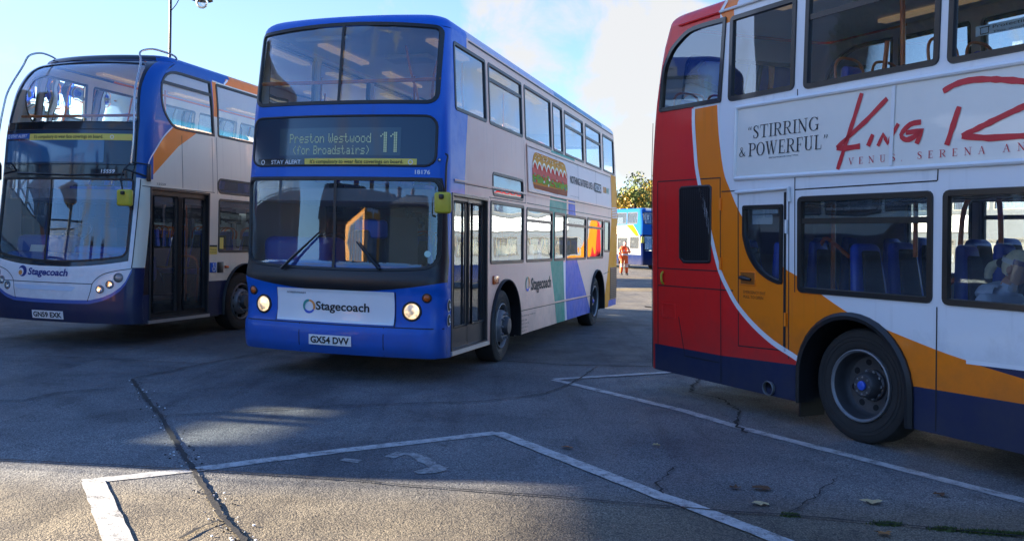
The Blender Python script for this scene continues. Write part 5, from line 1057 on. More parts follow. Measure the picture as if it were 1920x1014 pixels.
for i in range(260):
    t = r.random(); k = min(len(J1)-2, int(t*(len(J1)-1))); f = t*(len(J1)-1)-k; x = J1[k][0]+(J1[k+1][0]-J1[k][0])*f+r.gauss(0, .05); y = J1[k][1]+(J1[k+1][1]-J1[k][1])*f+r.gauss(0, .06); s = r.uniform(.003, .008)
    mb.box((x, y, s*.5+.004), (s*1.6, s*1.3, s), r.choice([STEEL, TAR, BLK, GREY_IN]), rz=r.uniform(0, 3))
tag(mb.build('grit'), 'loose grit along the thick black joint', kind='stuff')
LF = [pbr('dry_leaf', (.30, .13, .035), .7, var=.4, vscale=40), pbr('pale_leaf', (.50, .38, .20), .7, var=.3, vscale=40), pbr('brown_leaf', (.12, .055, .025), .8, var=.4, vscale=40)]
LDESC = ['small orange brown leaf right of the white bay corner, ahead of the lilac bus', 'tiny pale litter scrap between the two bay lines', 'curled brown leaf lying furthest back on the shaded tarmac at the right', 'pale tan leaf between the two bay lines, nearer than the brown one', 'small dark leaf left of the curled brown leaf', 'round flat pale leaf on the shaded tarmac towards the right', 'dark leaf close to the long line beside the red bus', 'orange leaf near the mossy joint at the bottom right']
for k, (x, y) in enumerate(leaf):
    mb = MB(); s = (.055, .035, .075, .06, .045, .07, .055, .05)[k]; mt = LF[(0, 1, 2, 1, 2, 1, 2, 0)[k]]; n = 12; r = random.Random(k+4); a0 = r.uniform(0, 6)
    c = mb.vert((0, 0, .014)); ring = []
    for i in range(n):
        t = 2*math.pi*i/n; rad = s*(.55+.45*abs(math.cos(2.5*t/1.0)))*(1.2 if i == 0 else 1); ring.append(mb.vert((rad*math.cos(t+a0), rad*.75*math.sin(t+a0), .010+.018*r.random())))
    for i in range(n): mb.face((c, ring[i], ring[(i+1) % n]), mt)
    o = mb.build('fallen_leaf' if k != 1 else 'litter_scrap', None, (x, y, 0)); tag(o, LDESC[k], 'leaf' if k != 1 else 'litter', 'fallen leaves and litter on the yard')
MOSS = pbr('moss', (.06, .085, .02), .9, var=.5, vscale=40); mb = MB(); r = random.Random(8)
for (x, y), sz in zip(moss, (.03, .05, .05, .07, .11)):
    for i in range(int(900*sz/.1)):
        a, b = x+r.gauss(0, sz*.8), y+r.gauss(0, .016); h = r.uniform(.006, .022); w = r.uniform(.003, .007); t = r.uniform(0, 3.1)
        dx, dy = w*math.cos(t), w*math.sin(t); ln = r.uniform(-.008, .008); mb.poly([(a-dx, b-dy, 0), (a+dx, b+dy, 0), (a+ln, b+ln, h)], MOSS)
tag(mb.build('moss'), 'moss growing along the joint at the bottom right', kind='stuff')

# ================================================================== trees
def leaf_mat(name, col):
    m = pbr(name, col, .6, var=.45, vscale=.9, spec=.3); b = m.node_tree.nodes['Principled BSDF']; b.inputs['Subsurface Weight'].default_value = 0; return m
BARK = pbr('bark', (.07, .055, .04), .9, var=.4, vscale=8, bump=.02, bscale=12)
def tree(loc, h, cr, zc, mats, label, group, n=2600, ls=.30, seed=1, trunk=.22, lean=(0, 0), squash=.85, blobs=26):
    r = random.Random(seed); root = empty('tree', loc, label=label, cat='tree', group=group)
    mb = MB(); top = Vector((lean[0], lean[1], zc)); mb.tube([(0, 0, -.1), tuple(top*.35+Vector((.1, 0, 0))), tuple(top*.7), tuple(top)], [trunk*1.3, trunk, trunk*.75, trunk*.4], BARK, 10)
    cl = []
    for i in range(blobs):
        while True:
            p = Vector((r.uniform(-1, 1), r.uniform(-1, 1), r.uniform(-1, 1)))
            if .25 < p.length < 1: break
        c = top+Vector((p.x*cr*.78, p.y*cr*.78, p.z*cr*.78*squash)); rad = cr*r.uniform(.22, .42); cl.append((c, rad, r.choice(mats)))
        mb.tube([tuple(top*r.uniform(.55, .95)), tuple((top+c)/2+Vector((0, 0, -.05*cr))), tuple(c)], [trunk*.35, trunk*.2, trunk*.05], BARK, 5)
    mb.build('trunk', root); mc = MB()
    for i in range(n):
        c, rad, mt = cl[r.randrange(len(cl))]
        while True:
            p = Vector((r.uniform(-1, 1), r.uniform(-1, 1), r.uniform(-1, 1)))
            if p.length < 1: break
        p = p*(.35+.65*p.length)**.3; q = c+Vector((p.x*rad, p.y*rad, p.z*rad*.9)); s = ls*r.uniform(.5, 1.2)
        a = Vector((r.gauss(0, 1), r.gauss(0, 1), r.gauss(0, 1))).normalized(); b = a.orthogonal().normalized(); k = a.cross(b)
        mc.poly([q-b*s*.5, q+k*s*.28, q+b*s*.5, q-k*s*.28], mt if r.random() < .8 else r.choice(mats))
    mc.build('crown', root); return root
LG = leaf_mat('olive_leaf', (.11, .14, .03)); LY = leaf_mat('yellow_leaf', (.34, .24, .04)); LD = leaf_mat('dark_leaf', (.05, .075, .02)); LO = leaf_mat('ochre_leaf', (.27, .17, .035))
TG = 'autumn trees beyond the yard'
for k, (px, Y, h, cr, lab, ms) in enumerate(((1148, 88, 7.6, 3.0, 'bushy yellowing tree just right of the blue bus rear', [LY, LG, LO]), (1182, 84, 7.2, 2.8, 'rounded golden tree behind the orange clad person', [LY, LO, LG]), (1216, 92, 9.4, 3.2, 'tallest green tree, half hidden by the red bus', [LG, LD, LY]), (1110, 95, 8.2, 4.0, 'olive tree hidden behind the pale lilac bus', [LG, LY]), (1262, 95, 9.0, 4.5, 'dark green tree behind the red bus', [LG, LD]))):
    tree(((px-960)/1655.6*Y, Y, 0), h, cr, h-cr*.8, ms, lab, TG, 3200, .34, 20+k)
# ================================================================== far buses
paint_far = paint('dull_shaded_white', (.15, .165, .185), .85, .0, .004, .04); blue_far = paint('dull_blue_paint', (.012, .09, .34), .85, .0, .004, .04); red_far = paint('dull_red_paint', (.30, .012, .012), .8, .0, .004, .04); orange_far = paint('dull_orange_paint', (.50, .13, .004), .8, .0, .004, .04); navy_far = paint('dull_navy_paint', (.004, .012, .06), .8, .0, .004, .04)  # white far below true paint, standing in for shade on these buses
def far_bus(loc, yaw, label, side, liv='old', k_rear=False):
    b = Bus(loc, yaw, label, BG, L=10.4, rake=[(.3, 0), (1.1, .03), (2.3, .2), (3.0, .26), (3.9, .5)], rear=[(0, .1), (2.5, 0), (3.5, .1), (3.9, .22)], ze=3.9, zb=.3)
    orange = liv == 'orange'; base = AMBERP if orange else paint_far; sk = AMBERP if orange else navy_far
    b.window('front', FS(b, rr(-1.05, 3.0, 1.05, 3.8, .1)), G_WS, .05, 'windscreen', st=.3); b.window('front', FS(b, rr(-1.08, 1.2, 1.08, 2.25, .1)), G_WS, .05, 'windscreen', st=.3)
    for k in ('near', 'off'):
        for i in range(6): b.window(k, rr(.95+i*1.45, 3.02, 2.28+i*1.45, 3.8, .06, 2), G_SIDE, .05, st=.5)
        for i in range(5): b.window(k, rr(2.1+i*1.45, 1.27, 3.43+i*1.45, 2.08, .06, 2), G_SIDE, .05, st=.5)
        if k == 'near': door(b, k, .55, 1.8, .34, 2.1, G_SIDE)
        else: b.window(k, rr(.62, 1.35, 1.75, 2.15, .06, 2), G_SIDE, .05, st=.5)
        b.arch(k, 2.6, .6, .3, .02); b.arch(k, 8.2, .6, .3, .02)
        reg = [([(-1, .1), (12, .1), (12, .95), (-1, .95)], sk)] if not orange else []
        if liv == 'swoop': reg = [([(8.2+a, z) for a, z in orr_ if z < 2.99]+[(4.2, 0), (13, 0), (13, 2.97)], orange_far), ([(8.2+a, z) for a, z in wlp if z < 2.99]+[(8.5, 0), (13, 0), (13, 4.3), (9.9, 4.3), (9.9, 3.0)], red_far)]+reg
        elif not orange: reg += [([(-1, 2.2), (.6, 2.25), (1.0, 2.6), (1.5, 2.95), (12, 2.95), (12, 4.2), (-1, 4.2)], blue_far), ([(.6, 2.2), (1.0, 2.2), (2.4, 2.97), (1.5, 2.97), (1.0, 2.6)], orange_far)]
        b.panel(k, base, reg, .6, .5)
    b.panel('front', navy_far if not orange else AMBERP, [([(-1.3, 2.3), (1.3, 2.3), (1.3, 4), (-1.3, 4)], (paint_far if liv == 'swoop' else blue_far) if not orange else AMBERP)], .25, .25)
    if orange:
        b.window('back', FS(b, rr(-.75, 3.05, .75, 3.65, .1)), G_DARK, .06, st=.3); b.window('back', FS(b, rr(-.8, 1.5, .8, 2.1, .15)), G_DARK, .06, st=.3)
        b.panel('back', AMBERP, [([(-.09, 2.2), (.09, 2.2), (.06, 3.0), (.14, 4), (-.14, 4), (-.06, 3.0)], WHITE), ([(-.95, 1.0), (.95, 1.0), (.7, 2.25), (-.7, 2.25)], NAVY), ([(-1.3, .2), (1.3, .2), (1.3, .8), (-1.3, .8)], RED)], .2, .2)
        for sg in (-1, 1): lamp_unit(b, 'back', sg*1.05, 1.15, .06, 'rear_light', BLK, AMB, RED)
    else:
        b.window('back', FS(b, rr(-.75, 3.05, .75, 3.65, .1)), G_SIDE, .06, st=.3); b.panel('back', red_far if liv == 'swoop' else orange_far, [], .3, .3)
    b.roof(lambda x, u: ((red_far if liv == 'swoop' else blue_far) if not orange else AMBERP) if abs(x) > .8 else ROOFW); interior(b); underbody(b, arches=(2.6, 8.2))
    for sd in (1, -1): b.wheel(2.6, sd, True); b.wheel(8.2, sd, False)
    mb = MB(); P_ = [(3.1, 2.3), (8.6, 2.3), (8.6, 2.9), (3.1, 2.9)]; M_ = b.M(side)
    sheet(mb, M_, P_, WHT, du=.8, dz=.6, off=.01); ap = b.part(mb, 'advert_panel')
    mb = MB()
    for p, q in zip(P_, P_[1:]+P_[:1]): ribbon(mb, M_, [p, q], .05, DKP if not orange else WHT, .016)
    b.part(mb, 'advert_frame', ap)
    mirror_case(b, 1.38, -.05, 1.95, .2, .4, .08, armpts=[(1.22, .2, 2.45), (1.36, .02, 2.4), (1.38, .0, 2.15)]); mirror_case(b, -1.38, -.05, 1.95, .2, .4, .08, armpts=[(-1.22, .2, 2.45), (-1.36, .02, 2.4), (-1.38, .0, 2.15)])
    seats(b, [2.2+.9*i for i in range(8)], 1.75, (-.75, .75), False)
    return b
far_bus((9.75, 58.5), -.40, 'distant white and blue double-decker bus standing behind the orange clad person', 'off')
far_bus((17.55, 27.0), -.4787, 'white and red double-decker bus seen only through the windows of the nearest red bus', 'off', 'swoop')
far_bus((-22.5, -13.5), .98, 'amber double-decker bus standing behind the camera, seen mirrored in a windscreen', 'off', 'orange')

# ================================================================== people
def skin_fig(name, joints, bones, matf, parent, sub=2):
    """one continuous body grown over a skeleton; joints name -> (x,y,z,r)"""
    ks = list(joints); me = D.meshes.new(name); me.from_pydata([joints[k][:3] for k in ks], [(ks.index(a), ks.index(b)) for a, b in bones], [])
    o = D.objects.new(name, me); COL.objects.link(o); o.modifiers.new('skin', 'SKIN'); sk = me.skin_vertices[0].data if me.skin_vertices else None
    if sk is None:
        bm = bmesh.new(); bm.from_mesh(me); bm.verts.layers.skin.verify(); bm.to_mesh(me); bm.free(); sk = me.skin_vertices[0].data
    for i, k in enumerate(ks):
        rd = joints[k][3]; sk[i].radius = rd if isinstance(rd, tuple) else (rd, rd); sk[i].use_root = (i == 0); sk[i].use_loose = False
    s = o.modifiers.new('sub', 'SUBSURF'); s.levels = sub; s.render_levels = sub
    bpy.context.view_layer.update(); ev = o.evaluated_get(bpy.context.evaluated_depsgraph_get()); m2 = D.meshes.new_from_object(ev)
    D.objects.remove(o); mats = []
    for p in m2.polygons:
        mt = matf(p.center)
        if mt not in mats: mats.append(mt)
    m2.materials.clear()
    for mt in mats: m2.materials.append(mt)
    for p in m2.polygons: p.material_index = mats.index(matf(p.center)); p.use_smooth = True
    m2.name = name; q = link(D.objects.new(name, m2), parent); return q
def ball(mb, c, r, mat, nu=20, nv=14, fn=None, keep=None):
    ids = [[None]*nu for _ in range(nv+1)]; pts = {}
    for j in range(nv+1):
        t = math.pi*j/nv
        for i in range(nu):
            a = 2*math.pi*i/nu; p = Vector((math.sin(t)*math.cos(a), math.sin(t)*math.sin(a), math.cos(t)))
            q = fn(p) if fn else p; ids[j][i] = mb.vert((c[0]+q[0]*r[0], c[1]+q[1]*r[1], c[2]+q[2]*r[2])); pts[ids[j][i]] = p
    for j in range(nv):
        for i in range(nu):
            q = (ids[j][i], ids[j+1][i], ids[j+1][(i+1) % nu], ids[j][(i+1) % nu]); c_ = sum((pts[k] for k in q), Vector())/4
            if keep is None or keep(c_): mb.face(q, mat(c_) if callable(mat) else mat, True)
SKIN = pbr('skin', (.58, .32, .23), .5, var=.08); HIV = pbr('hi_vis_orange', (.78, .10, .008), .7, var=.12, vscale=14, bump=.01, bscale=9); REF = pbr('reflective_tape', (.55, .55, .50), .35); BOOT = pbr('boot_black', (.012, .012, .012), .6)
def face_fn(p):                                                       # face looks along -y
    x, y, z = p; w = 1-.20*max(0, -z)**1.2; q = [x*w, y*(1-.10*max(0, -z)), z]
    if y < 0:
        f = -y
        q[1] -= .20*f*math.exp(-((x/.16)**2))*math.exp(-((z+.13)/.22)**2)     # nose
        q[1] += .07*f*(math.exp(-(((abs(x)-.36)/.16)**2))*math.exp(-((z-.02)/.12)**2))  # eye sockets
        q[1] -= .06*f*math.exp(-((x/.25)**2))*math.exp(-((z+.50)/.10)**2)     # lips
        q[1] -= .10*f*math.exp(-((x/.3)**2))*math.exp(-((z+.86)/.14)**2)      # chin
    return q
# --- standing man in hi-vis
Mx, My = (1170-960)/1655.6*46.5, 46.5
per = empty('person', (Mx, My, 0), .12, label='person in orange hi-vis jacket and trousers standing between the two bus rears', cat='person')
J = {'pelvis': (0, 0, .96, (.19, .145)), 'waist': (0, 0, 1.10, (.205, .15)), 'chest': (0, .0, 1.32, (.23, .165)), 'neckb': (0, .01, 1.49, (.09, .08)), 'neck': (0, -.005, 1.55, .058), 'head': (0, -.02, 1.64, .07),
     'shL': (-.18, .01, 1.44, .075), 'elL': (-.285, .03, 1.17, .075), 'wrL': (-.27, -.05, .93, .055), 'haL': (-.262, -.07, .86, .035), 'shR': (.18, .01, 1.44, .075), 'elR': (.28, -.02, 1.18, .075), 'wrR': (.14, -.20, 1.30, .052), 'haR': (.105, -.23, 1.36, .036),
     'hiL': (-.10, 0, .86, .105), 'knL': (-.135, -.02, .50, .095), 'anL': (-.15, .02, .10, .080), 'hiR': (.10, 0, .86, .105), 'knR': (.13, -.03, .50, .095), 'anR': (.15, .02, .10, .080)}
BN = [('pelvis', 'waist'), ('waist', 'chest'), ('chest', 'neckb'), ('neckb', 'neck'), ('neck', 'head'), ('chest', 'shL'), ('shL', 'elL'), ('elL', 'wrL'), ('wrL', 'haL'), ('chest', 'shR'), ('shR', 'elR'), ('elR', 'wrR'), ('wrR', 'haR'), ('pelvis', 'hiL'), ('hiL', 'knL'), ('knL', 'anL'), ('pelvis', 'hiR'), ('hiR', 'knR'), ('knR', 'anR')]
def man_mat(c):
    if c.z > 1.54 or (c.x < -.2 and .8 < c.z < .885) or (c.x > .05 and c.y < -.215 and c.z > 1.335): return SKIN
    if abs(c.x) < .23 and (1.04 < c.z < 1.09 or 1.25 < c.z < 1.30): return REF
    if c.x < -.2 and (1.02 < c.z < 1.07 or 1.2 < c.z < 1.25): return REF
    if abs(c.x) < .3 and (.44 < c.z < .49 or .56 < c.z < .60): return REF
    return HIV
skin_fig('body', J, BN, man_mat, per)
mb = MB(); ball(mb, (0, -.03, 1.675), (.078, .098, .118), SKIN, 20, 16, face_fn)
for sg in (-1, 1): ball(mb, (sg*.079, -.015, 1.665), (.014, .024, .034), SKIN, 8, 6); ball(mb, (sg*.028, -.115, 1.680), (.010, .008, .007), BOOT, 8, 6)
mb.build('head', per)
mb = MB(); ball(mb, (0, -.02, 1.685), (.082, .100, .118), pbr('short_grey_hair', (.10, .085, .075), .9, var=.3, vscale=60), 20, 14, None, lambda p: p.z > .35 or (p.y > .25 and p.z > -.45)); mb.build('hair', per)
mb = MB(); mb.rbox((.10, -.265, 1.44), (.055, .03, .13), BOOT, .01); mb.tube([(.12, -.265, 1.50), (.12, -.265, 1.58)], .006, BOOT, 6); tag(mb.build('handset', None), 'black radio handset held up near the mouth of the orange clad person', 'radio'); hs = D.objects['handset']; hs.location = (Mx, My, 0); hs.rotation_euler = (0, 0, .12)
for sg in (-1, 1):
    mb = MB(); mb.rbox((sg*.152, -.05, .055), (.10, .27, .10), BOOT, .035, 3, fn=lambda p: (p[0], p[1], p[2]*(1-.35*max(0, -p[1]/.13)) - .012*max(0, -p[1]/.13))); mb.tube([(sg*.15, .03, .06), (sg*.15, .03, .17)], .06, BOOT, 12); mb.build('boot', per)
def hand(parent, c, d, side, mat=SKIN, s=1.0, curl=.5):
    """palm with four bent fingers and a thumb; d = finger direction"""
    d = Vector(d).normalized(); w = d.orthogonal().normalized(); n = d.cross(w); mb = MB(); c = Vector(c)
    mb.tube([c, c+d*.045*s, c+d*.085*s], [.026*s, .034*s, .030*s], mat, 8)
    for i, l in enumerate((.062, .070, .066, .052)):
        b = c+d*.082*s+w*(.033-.022*i)*s; k1 = b+(d*.55+n*curl*.3)*l*s; k2 = k1+(d*.3+n*curl*.8)*l*s*.7; mb.tube([b, k1, k2], [.0095*s, .009*s, .007*s], mat, 6)
    b = c+d*.03*s+w*.03*s; mb.tube([b, b+(w*.6+d*.5)*.035*s, b+(w*.7+d*1.3)*.04*s], [.012*s, .011*s, .008*s], mat, 6)
    return mb.build('hand', parent)
hand(per, (-.263, -.065, .88), (0, -.15, -1), -1); hand(per, (.125, -.215, 1.325), (-.15, -.2, 1), 1, curl=.9)
# --- seated woman in the right bus
hp = C.world((-.95, UR-1.06, 1.36)); ang = -C.yaw                     # local -y of the bus is its front
wom = empty('person', C.world((-.95, UR-1.0, .46)), ang, label='seated person with fair ponytail, clear face shield and pale blue hooded coat inside the bus', cat='person')
COAT = pbr('pale_blue_coat', (.60, .70, .90), .7, var=.12, vscale=10, bump=.02, bscale=12); JEAN = pbr('dark_trousers', (.02, .025, .04), .8); HAIR = pbr('fair_grey_hair', (.80, .70, .50), .6, var=.35, vscale=70);
J = {'pelvis': (0, .05, .10, (.17, .14)), 'waist': (0, .05, .28, (.17, .13)), 'chest': (0, .0, .52, (.19, .14)), 'neckb': (0, -.03, .69, (.10, .09)), 'neck': (0, -.055, .76, .055), 'head': (0, -.075, .83, .06),
     'shL': (-.18, 0, .64, .082), 'elL': (-.24, -.06, .36, .065), 'wrL': (-.16, -.30, .30, .045), 'haL': (-.12, -.36, .29, .035), 'shR': (.18, 0, .64, .082), 'elR': (.24, -.06, .36, .065), 'wrR': (.16, -.30, .30, .045), 'haR': (.12, -.36, .29, .035),
     'hiL': (-.10, .0, .07, .10), 'knL': (-.12, -.44, .10, .08), 'anL': (-.12, -.46, -.34, .055), 'hiR': (.10, 0, .07, .10), 'knR': (.12, -.44, .10, .08), 'anR': (.12, -.46, -.34, .055)}
wom.location = C.world((-.93, UR-1.02, .58))
skin_fig('body', J, BN, lambda c: SKIN if c.z > .775 or (c.y < -.33 and .2 < c.z < .36) else (COAT if c.z > .20 else JEAN), wom)
def tilt(o, pv, ax, ang_):
    o.matrix_basis = Matrix.Translation(pv) @ Matrix.Rotation(ang_, 4, ax) @ Matrix.Translation(-Vector(pv))
PV = Vector((0, -.06, .76)); TL = math.radians(16)
mb = MB(); hc = (0, -.085, .90); ball(mb, hc, (.078, .098, .122), SKIN, 28, 22, face_fn)
for sg in (-1, 1): ball(mb, (sg*.078, -.07, .885), (.012, .022, .033), SKIN, 12, 8); ball(mb, (sg*.028, -.172, .905), (.011, .008, .006), BOOT, 8, 6); ball(mb, (sg*.082, -.068, .850), (.006, .006, .006), CHR, 8, 6)
mb.tube([(-.025, -.186, .842), (0, -.192, .842), (.025, -.186, .842)], .005, pbr('lips', (.42, .14, .12), .4), 6)
h_ = mb.build('head', wom); tilt(h_, PV, 'X', TL)
mb = MB(); ball(mb, (0, -.072, .912), (.086, .104, .124), HAIR, 28, 20, lambda p: p*(1+.025*math.sin(9*p.x+5*p.z)), lambda p: (p.z > .25 and p.y > -.80) or (p.y > -.05 and p.z > -.55) or (p.z > .55));
mb.tube(smooth_line([(0, .02, .90), (0, .07, .895), (0, .11, .86), (.0, .125, .80), (0, .11, .75)], 4), [.020]*4+[.028]*4+[.034]*4+[.028]*4+[.010], HAIR, 10)
h_ = mb.build('hair', wom); tilt(h_, PV, 'X', TL)
mb = MB(); mb.lathe([(-.03, .028), (-.012, .04), (.012, .04), (.03, .028)], pbr('scrunchie', (.03, .03, .05), .8, var=.9, vscale=80), 16); h_ = mb.build('hair_tie', wom); h_.matrix_basis = Matrix.Translation(PV) @ Matrix.Rotation(TL, 4, 'X') @ Matrix.Translation(Vector((0, .045, .90))-PV) @ Matrix.Rotation(math.pi/2, 4, 'Z')
mb = MB(); band = [(.104*math.sin(t), -.072-.128*math.cos(t)) for t in [math.radians(-80+160*i/24) for i in range(25)]]; back = [(.092*math.sin(t), -.072-.116*math.cos(t)) for t in [math.radians(80+200*i/24) for i in range(25)]]
VB = pbr('visor_blue', (.01, .02, .30), .4); VW = pbr('visor_elastic', (.72, .74, .76), .7)
def stripz(mb, pts, z0, z1, mat, flare=0.):
    ids = [(mb.vert((x, y, z1)), mb.vert((x*(1+flare), y-(flare*.4), z0))) for x, y in pts]
    for (a, b), (c, d) in zip(ids, ids[1:]): mb.face((a, b, d, c), mat, True)
stripz(mb, band, .935, .972, VB); stripz(mb, back, .925, .960, VW); fs = mb.build('face_shield', wom); tilt(fs, PV, 'X', TL)
mb = MB(); stripz(mb, [(x*1.01, y-.004) for x, y in band], .745, .968, glass('visor_film', (.86, .88, .90), .03), .06); v_ = mb.build('visor', fs)
mb = MB(); ball(mb, (0, .03, .70), (.175, .13, .085), COAT, 24, 12, lambda p: (p.x*(1+.05*math.sin(7*p.z+6*p.x)), p.y, p.z*(1+.1*math.sin(6*p.x))), lambda p: p.y > -.55); mb.build('hood', wom)
for sg in (-1, 1): hand(wom, (sg*.13, -.34, .295), (-sg*.3, -1, -.05), sg)
# ================================================================== lamp posts, buildings, the near tree
IRON = pbr('lamp_iron', (.03, .032, .036), .45, metal=.3); BOWL = glass('lamp_bowl', (.90, .92, .93), .0)
def swan_lamp(loc, h, rz, label, bowl=True, r=.05, reach=.9):
    root = empty('lamp_post', loc, rz, label=label, cat='lamp post', group='swan-neck lamp posts in the yard')
    mb = MB(); mb.tube([(0, 0, 0), (0, 0, 1.2)], [.10, .09], IRON, 14); mb.tube([(0, 0, 1.2), (0, 0, h)], [r, r*.8], IRON, 14); mb.build('column', root)
    mb = MB(); mb.tube(smooth_line([(0, 0, h), (0, 0, h+.35), (.10*reach, 0, h+.7), (.45*reach, 0, h+.9), (.85*reach, 0, h+.75), (reach, 0, h+.42), (reach, 0, h+.25)], 5), .024, IRON, 8); mb.tube(smooth_line([(0, 0, h-.4), (.25*reach, 0, h-.1), (.35*reach, 0, h+.4), (.2*reach, 0, h+.75)], 4), .012, IRON, 6); mb.build('bracket', root)
    def lz(prof, mat, name):
        m2 = MB(); n = 24; rows = [[m2.vert((reach+rad*math.cos(2*math.pi*k/n), rad*math.sin(2*math.pi*k/n), z)) for k in range(n)] for rad, z in prof]
        for a, b in zip(rows, rows[1:]):
            for k in range(n): m2.face((a[k], a[(k+1) % n], b[(k+1) % n], b[k]), mat, True)
        return m2.build(name, root)
    lz([(.03, h+.30), (.06, h+.22), (.09, h+.12), (.15, h+.04), (.27, h-.03), (.29, h-.07), (.27, h-.07)], IRON, 'lamp_shade')
    if bowl: lz([(.17, h-.07), (.165, h-.15), (.13, h-.24), (.06, h-.29), (.0, h-.30)], BOWL, 'lamp_bowl')
    return root
# column rising behind the left bus: its lamp hangs at the top edge of the photo
Yp = 24.0; Xp = (312-960)/1655.6*Yp
swan_lamp((Xp, Yp, 0), 7.92, 0., 'tall lamp post behind the parked left bus, its bowl lamp at the top edge', r=.045, reach=.84)
Yp = 40.0; swan_lamp(((560-960)/1655.6*Yp, Yp, 0), 8.0, math.pi, 'smaller swan-neck lamp seen through the upper windscreen of the lit bus', r=.05, reach=.85)
def brick(name, c1, c2, mortar=(.30, .28, .25), sc=4.):
    m = D.materials.new(name); m.use_nodes = True; t = m.node_tree; b = t.nodes['Principled BSDF']; b.inputs['Roughness'].default_value = .85
    tcn = N(t, 'ShaderNodeTexCoord'); mp_ = N(t, 'ShaderNodeMapping'); mp_.inputs['Rotation'].default_value = (math.pi/2, 0, 0); t.links.new(tcn.outputs['Object'], mp_.inputs[0])
    br = N(t, 'ShaderNodeTexBrick', i_Scale=sc); br.inputs['Color1'].default_value = (*c1, 1); br.inputs['Color2'].default_value = (*c2, 1); br.inputs['Mortar'].default_value = (*mortar, 1); br.inputs['Mortar Size'].default_value = .014
    t.links.new(mp_.outputs[0], br.inputs['Vector']); n = N(t, 'ShaderNodeTexNoise', i_Scale=1.2, i_Detail=6); t.links.new(tcn.outputs['Object'], n.inputs['Vector'])
    mx = N(t, 'ShaderNodeMix', data_type='RGBA', blend_type='MULTIPLY'); mx.inputs['Factor'].default_value = .5; t.links.new(br.outputs['Color'], mx.inputs['A']); t.links.new(n.outputs['Color'], mx.inputs['B']); t.links.new(mx.outputs['Result'], b.inputs['Base Color']); return m
BRK = brick('red_brick', (.26, .10, .06), (.19, .075, .05)); BRKY = brick('buff_brick', (.34, .25, .13), (.27, .19, .10)); RENDER = pbr('cream_render', (.62, .54, .36), .8, var=.1)
TILE = brick('roof_tile', (.17, .085, .055), (.24, .15, .10), (.06, .05, .045), 3.); SLATE = brick('slate', (.07, .075, .085), (.10, .10, .11), (.03, .03, .03), 3.)
GLW = pbr('window_dark', (.02, .025, .03), .08, coat=.3); FRW = pbr('window_frame_white', (.75, .75, .73), .5)
def house(name, loc, rz, L, Dp, H, rh, wallm, roofm, label, cat='building', group=None, rows=2, cols=5, chim=2, wsz=(1.0, 1.3), hip=0.):
    root = empty(name, loc, rz, label=label, cat=cat, group=group)
    mb = MB(); mb.box((0, 0, H/2), (L, Dp, H), wallm)
    for sg in (-1, 1):
        if not hip: mb.poly([(sg*L/2, -Dp/2, H), (sg*L/2, Dp/2, H), (sg*L/2, 0, H+rh)][::sg], wallm)
    mb.build('wall', root); mb = MB(); e = .35; s_ = rh/(Dp/2); X0 = L/2+e; X1 = L/2-hip
    for sg in (-1, 1):
        a = [(-X0, sg*(Dp/2+e), H-s_*e), (X0, sg*(Dp/2+e), H-s_*e), (X1 if hip else X0, 0, H+rh), (-X1 if hip else -X0, 0, H+rh)]; b = [(p[0], p[1], p[2]-.14) for p in a]
        mb.poly(a, roofm); mb.poly(b[::-1], roofm); [mb.poly([a[i], a[(i+1) % 4], b[(i+1) % 4], b[i]], roofm) for i in range(4)]
        if hip: mb.poly([(sg*X0, -Dp/2-e, H-s_*e), (sg*X0, Dp/2+e, H-s_*e), (sg*X1, 0, H+rh)], roofm)
    mb.tube([(-X1, 0, H+rh), (X1, 0, H+rh)], .13, roofm, 8); rf = mb.build('roof', root)
    for i in range(chim):
        x = -L/2+(i+.5)*L/chim; m2 = MB(); m2.box((x, .35, H+rh+.5), (1.1, .6, 2.0), wallm); m2.box((x, .35, H+rh+1.55), (1.25, .75, .14), wallm)
        for k in (-.35, 0, .35): m2.tube([(x+k, .35, H+rh+1.6), (x+k, .35, H+rh+2.0)], .11, TILE, 8)
        m2.build('chimney', rf)
    for j in range(rows):
        for i in range(cols):
            x = -L/2+(i+.5)*L/cols; z = .9+j*(H-.6)/rows+wsz[1]/2
            m2 = MB()
            for fx, fz, sx_, sz_ in ((0, wsz[1]/2, wsz[0]+.1, .07), (0, -wsz[1]/2, wsz[0]+.1, .09), (-wsz[0]/2, 0, .07, wsz[1]), (wsz[0]/2, 0, .07, wsz[1]), (0, 0, .05, wsz[1])): m2.box((x+fx, -Dp/2-.02, z+fz), (sx_, .10, sz_), FRW)
            w_ = m2.build('window', root); m3 = MB(); m3.box((x, -Dp/2-.004, z), (wsz[0], .03, wsz[1]), GLW); m3.build('pane', w_)
    return root
house('brick_building', (-15.9, 40.0, 0), .0, 8.0, 8, 5.0, 3.2, BRK, TILE, 'brick building with a tiled roof seen through the upper windows of the parked left bus', rows=2, cols=4, chim=0)
# behind the camera: what the windscreens mirror
RG = 'terraced brick houses behind the camera'
house('terraced_house', (-34, -24, 0), math.radians(135)+math.pi/2*0+.2, 9, 8, 5.6, 3.0, BRK, SLATE, 'terraced brick house mirrored beside the amber bus', group=RG, rows=2, cols=3)
house('terraced_house', (-28.5, -31, 0), math.radians(135)+.2, 9, 8, 5.6, 3.0, BRKY, SLATE, 'buff terraced house next along the row behind the camera', group=RG, rows=2, cols=3)
house('terraced_house', (-23, -38, 0), math.radians(135)+.2, 9, 8, 5.6, 3.0, BRK, SLATE, 'last brick house of the row behind the camera', group=RG, rows=2, cols=3)
house('cream_building', (-10.5, -20, 0), math.radians(160), 12, 9, 5.0, 1.2, RENDER, SLATE, 'low cream building with a shallow roof behind the camera', rows=1, cols=3, chim=0, hip=2.)
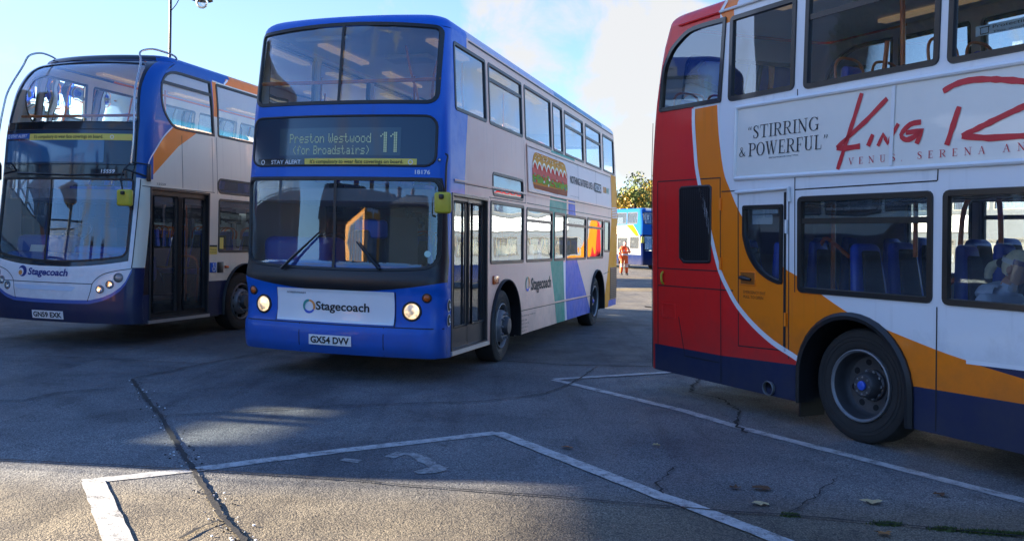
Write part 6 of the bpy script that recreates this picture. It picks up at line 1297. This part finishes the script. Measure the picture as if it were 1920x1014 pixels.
# ramp with railings to the left of the camera
RAIL = pbr('railing_black', (.015, .015, .017), .5); CONC = pbr('ramp_concrete', (.30, .29, .27), .85, var=.2)
root = empty('footbridge_ramp', (0, 0, 0), label='brick ramp with a tall black railing standing left of and behind the camera', cat='ramp')
pts = [(-27.0, 16.0, 2.2), (-25, 8.5, 3.0), (-23.5, 2.0, 4.0), (-23.5, -3.0, 4.9)]
pts = smooth_line(pts, 8); mb = MB()
for a, b in zip(pts, pts[1:]):
    n = Vector((-(b[1]-a[1]), b[0]-a[0], 0)).normalized()*1.2
    for sg in (-1, 1):
        q = [(a[0]+n.x*sg, a[1]+n.y*sg, 0), (b[0]+n.x*sg, b[1]+n.y*sg, 0), (b[0]+n.x*sg, b[1]+n.y*sg, b[2]), (a[0]+n.x*sg, a[1]+n.y*sg, a[2])]; mb.poly(q, BRKY)
    mb.poly([(a[0]-n.x, a[1]-n.y, a[2]), (b[0]-n.x, b[1]-n.y, b[2]), (b[0]+n.x, b[1]+n.y, b[2]), (a[0]+n.x, a[1]+n.y, a[2])], CONC)
mb.build('ramp_wall', root); mb = MB()
for sg in (-1, 1):
    off = []
    for i, a in enumerate(pts):
        b = pts[min(i+1, len(pts)-1)]; p = pts[max(i-1, 0)]; n = Vector((-(b[1]-p[1]), b[0]-p[0], 0)).normalized()*1.1; off.append((a[0]+n.x*sg, a[1]+n.y*sg, a[2]))
    for dz in (.1, 1.25): mb.tube([(x, y, z+dz) for x, y, z in off], .03, RAIL, 6)
    q = []
    for a, b in zip(off, off[1:]):
        for k in range(7): q.append(tuple(a[j]+(b[j]-a[j])*k/7 for j in range(3)))
    for i, (x, y, z) in enumerate(q): mb.tube([(x, y, z), (x, y, z+1.25)], .012 if i % 14 else .035, RAIL, 4, caps=False)
mb.build('railing', root)
# out of frame on the left: a tree, and an unseen block added to stop the low sun
house('added_shade_block', (-27.2, 17.3, 0), math.radians(90), 10.0, 10, 6.2, .6, BRKY, SLATE, 'low buff brick block added for its shade, out of frame beyond the added bridge', rows=2, cols=4, chim=0, hip=3.)
tree((-18.9, 11.2, 0), 12, 2.9, 7.6, [LG, LY, LO], 'tree out of frame on the left nearest the added shade block', None, 22000, .28, 77, .22, (.6, -.6), 1.0, 70)
root = empty('added_shade_bridge', (0, 0, 0), label='covered concrete bridge on columns, added to block the sun, out of frame on the left', cat='added_shade_bridge')  # added unseen slabs, shaped to keep the sun off the right foreground
mb = MB(); mb.box((-20.9, 8.7, 5.85), (1.8, 15.4, .22), CONC); mb.box((-20.9, 8.7, 10.3), (2.4, 15.8, .2), CONC); mb.build('deck', root)
mb = MB(); mb.box((-20.05, 8.7, 8.1), (.10, 15.3, 4.3), CONC); mb.build('added_bridge_side_wall', root); mb = MB(); mb.box((-21.75, 8.7, 8.1), (.10, 15.3, 4.3), CONC); mb.build('added_bridge_side_wall', root)
for y in (1.3, 12.0): mb = MB(); mb.tube([(-20.9, y, 0), (-20.9, y, 5.75)], .22, CONC, 16); mb.build('column', root)
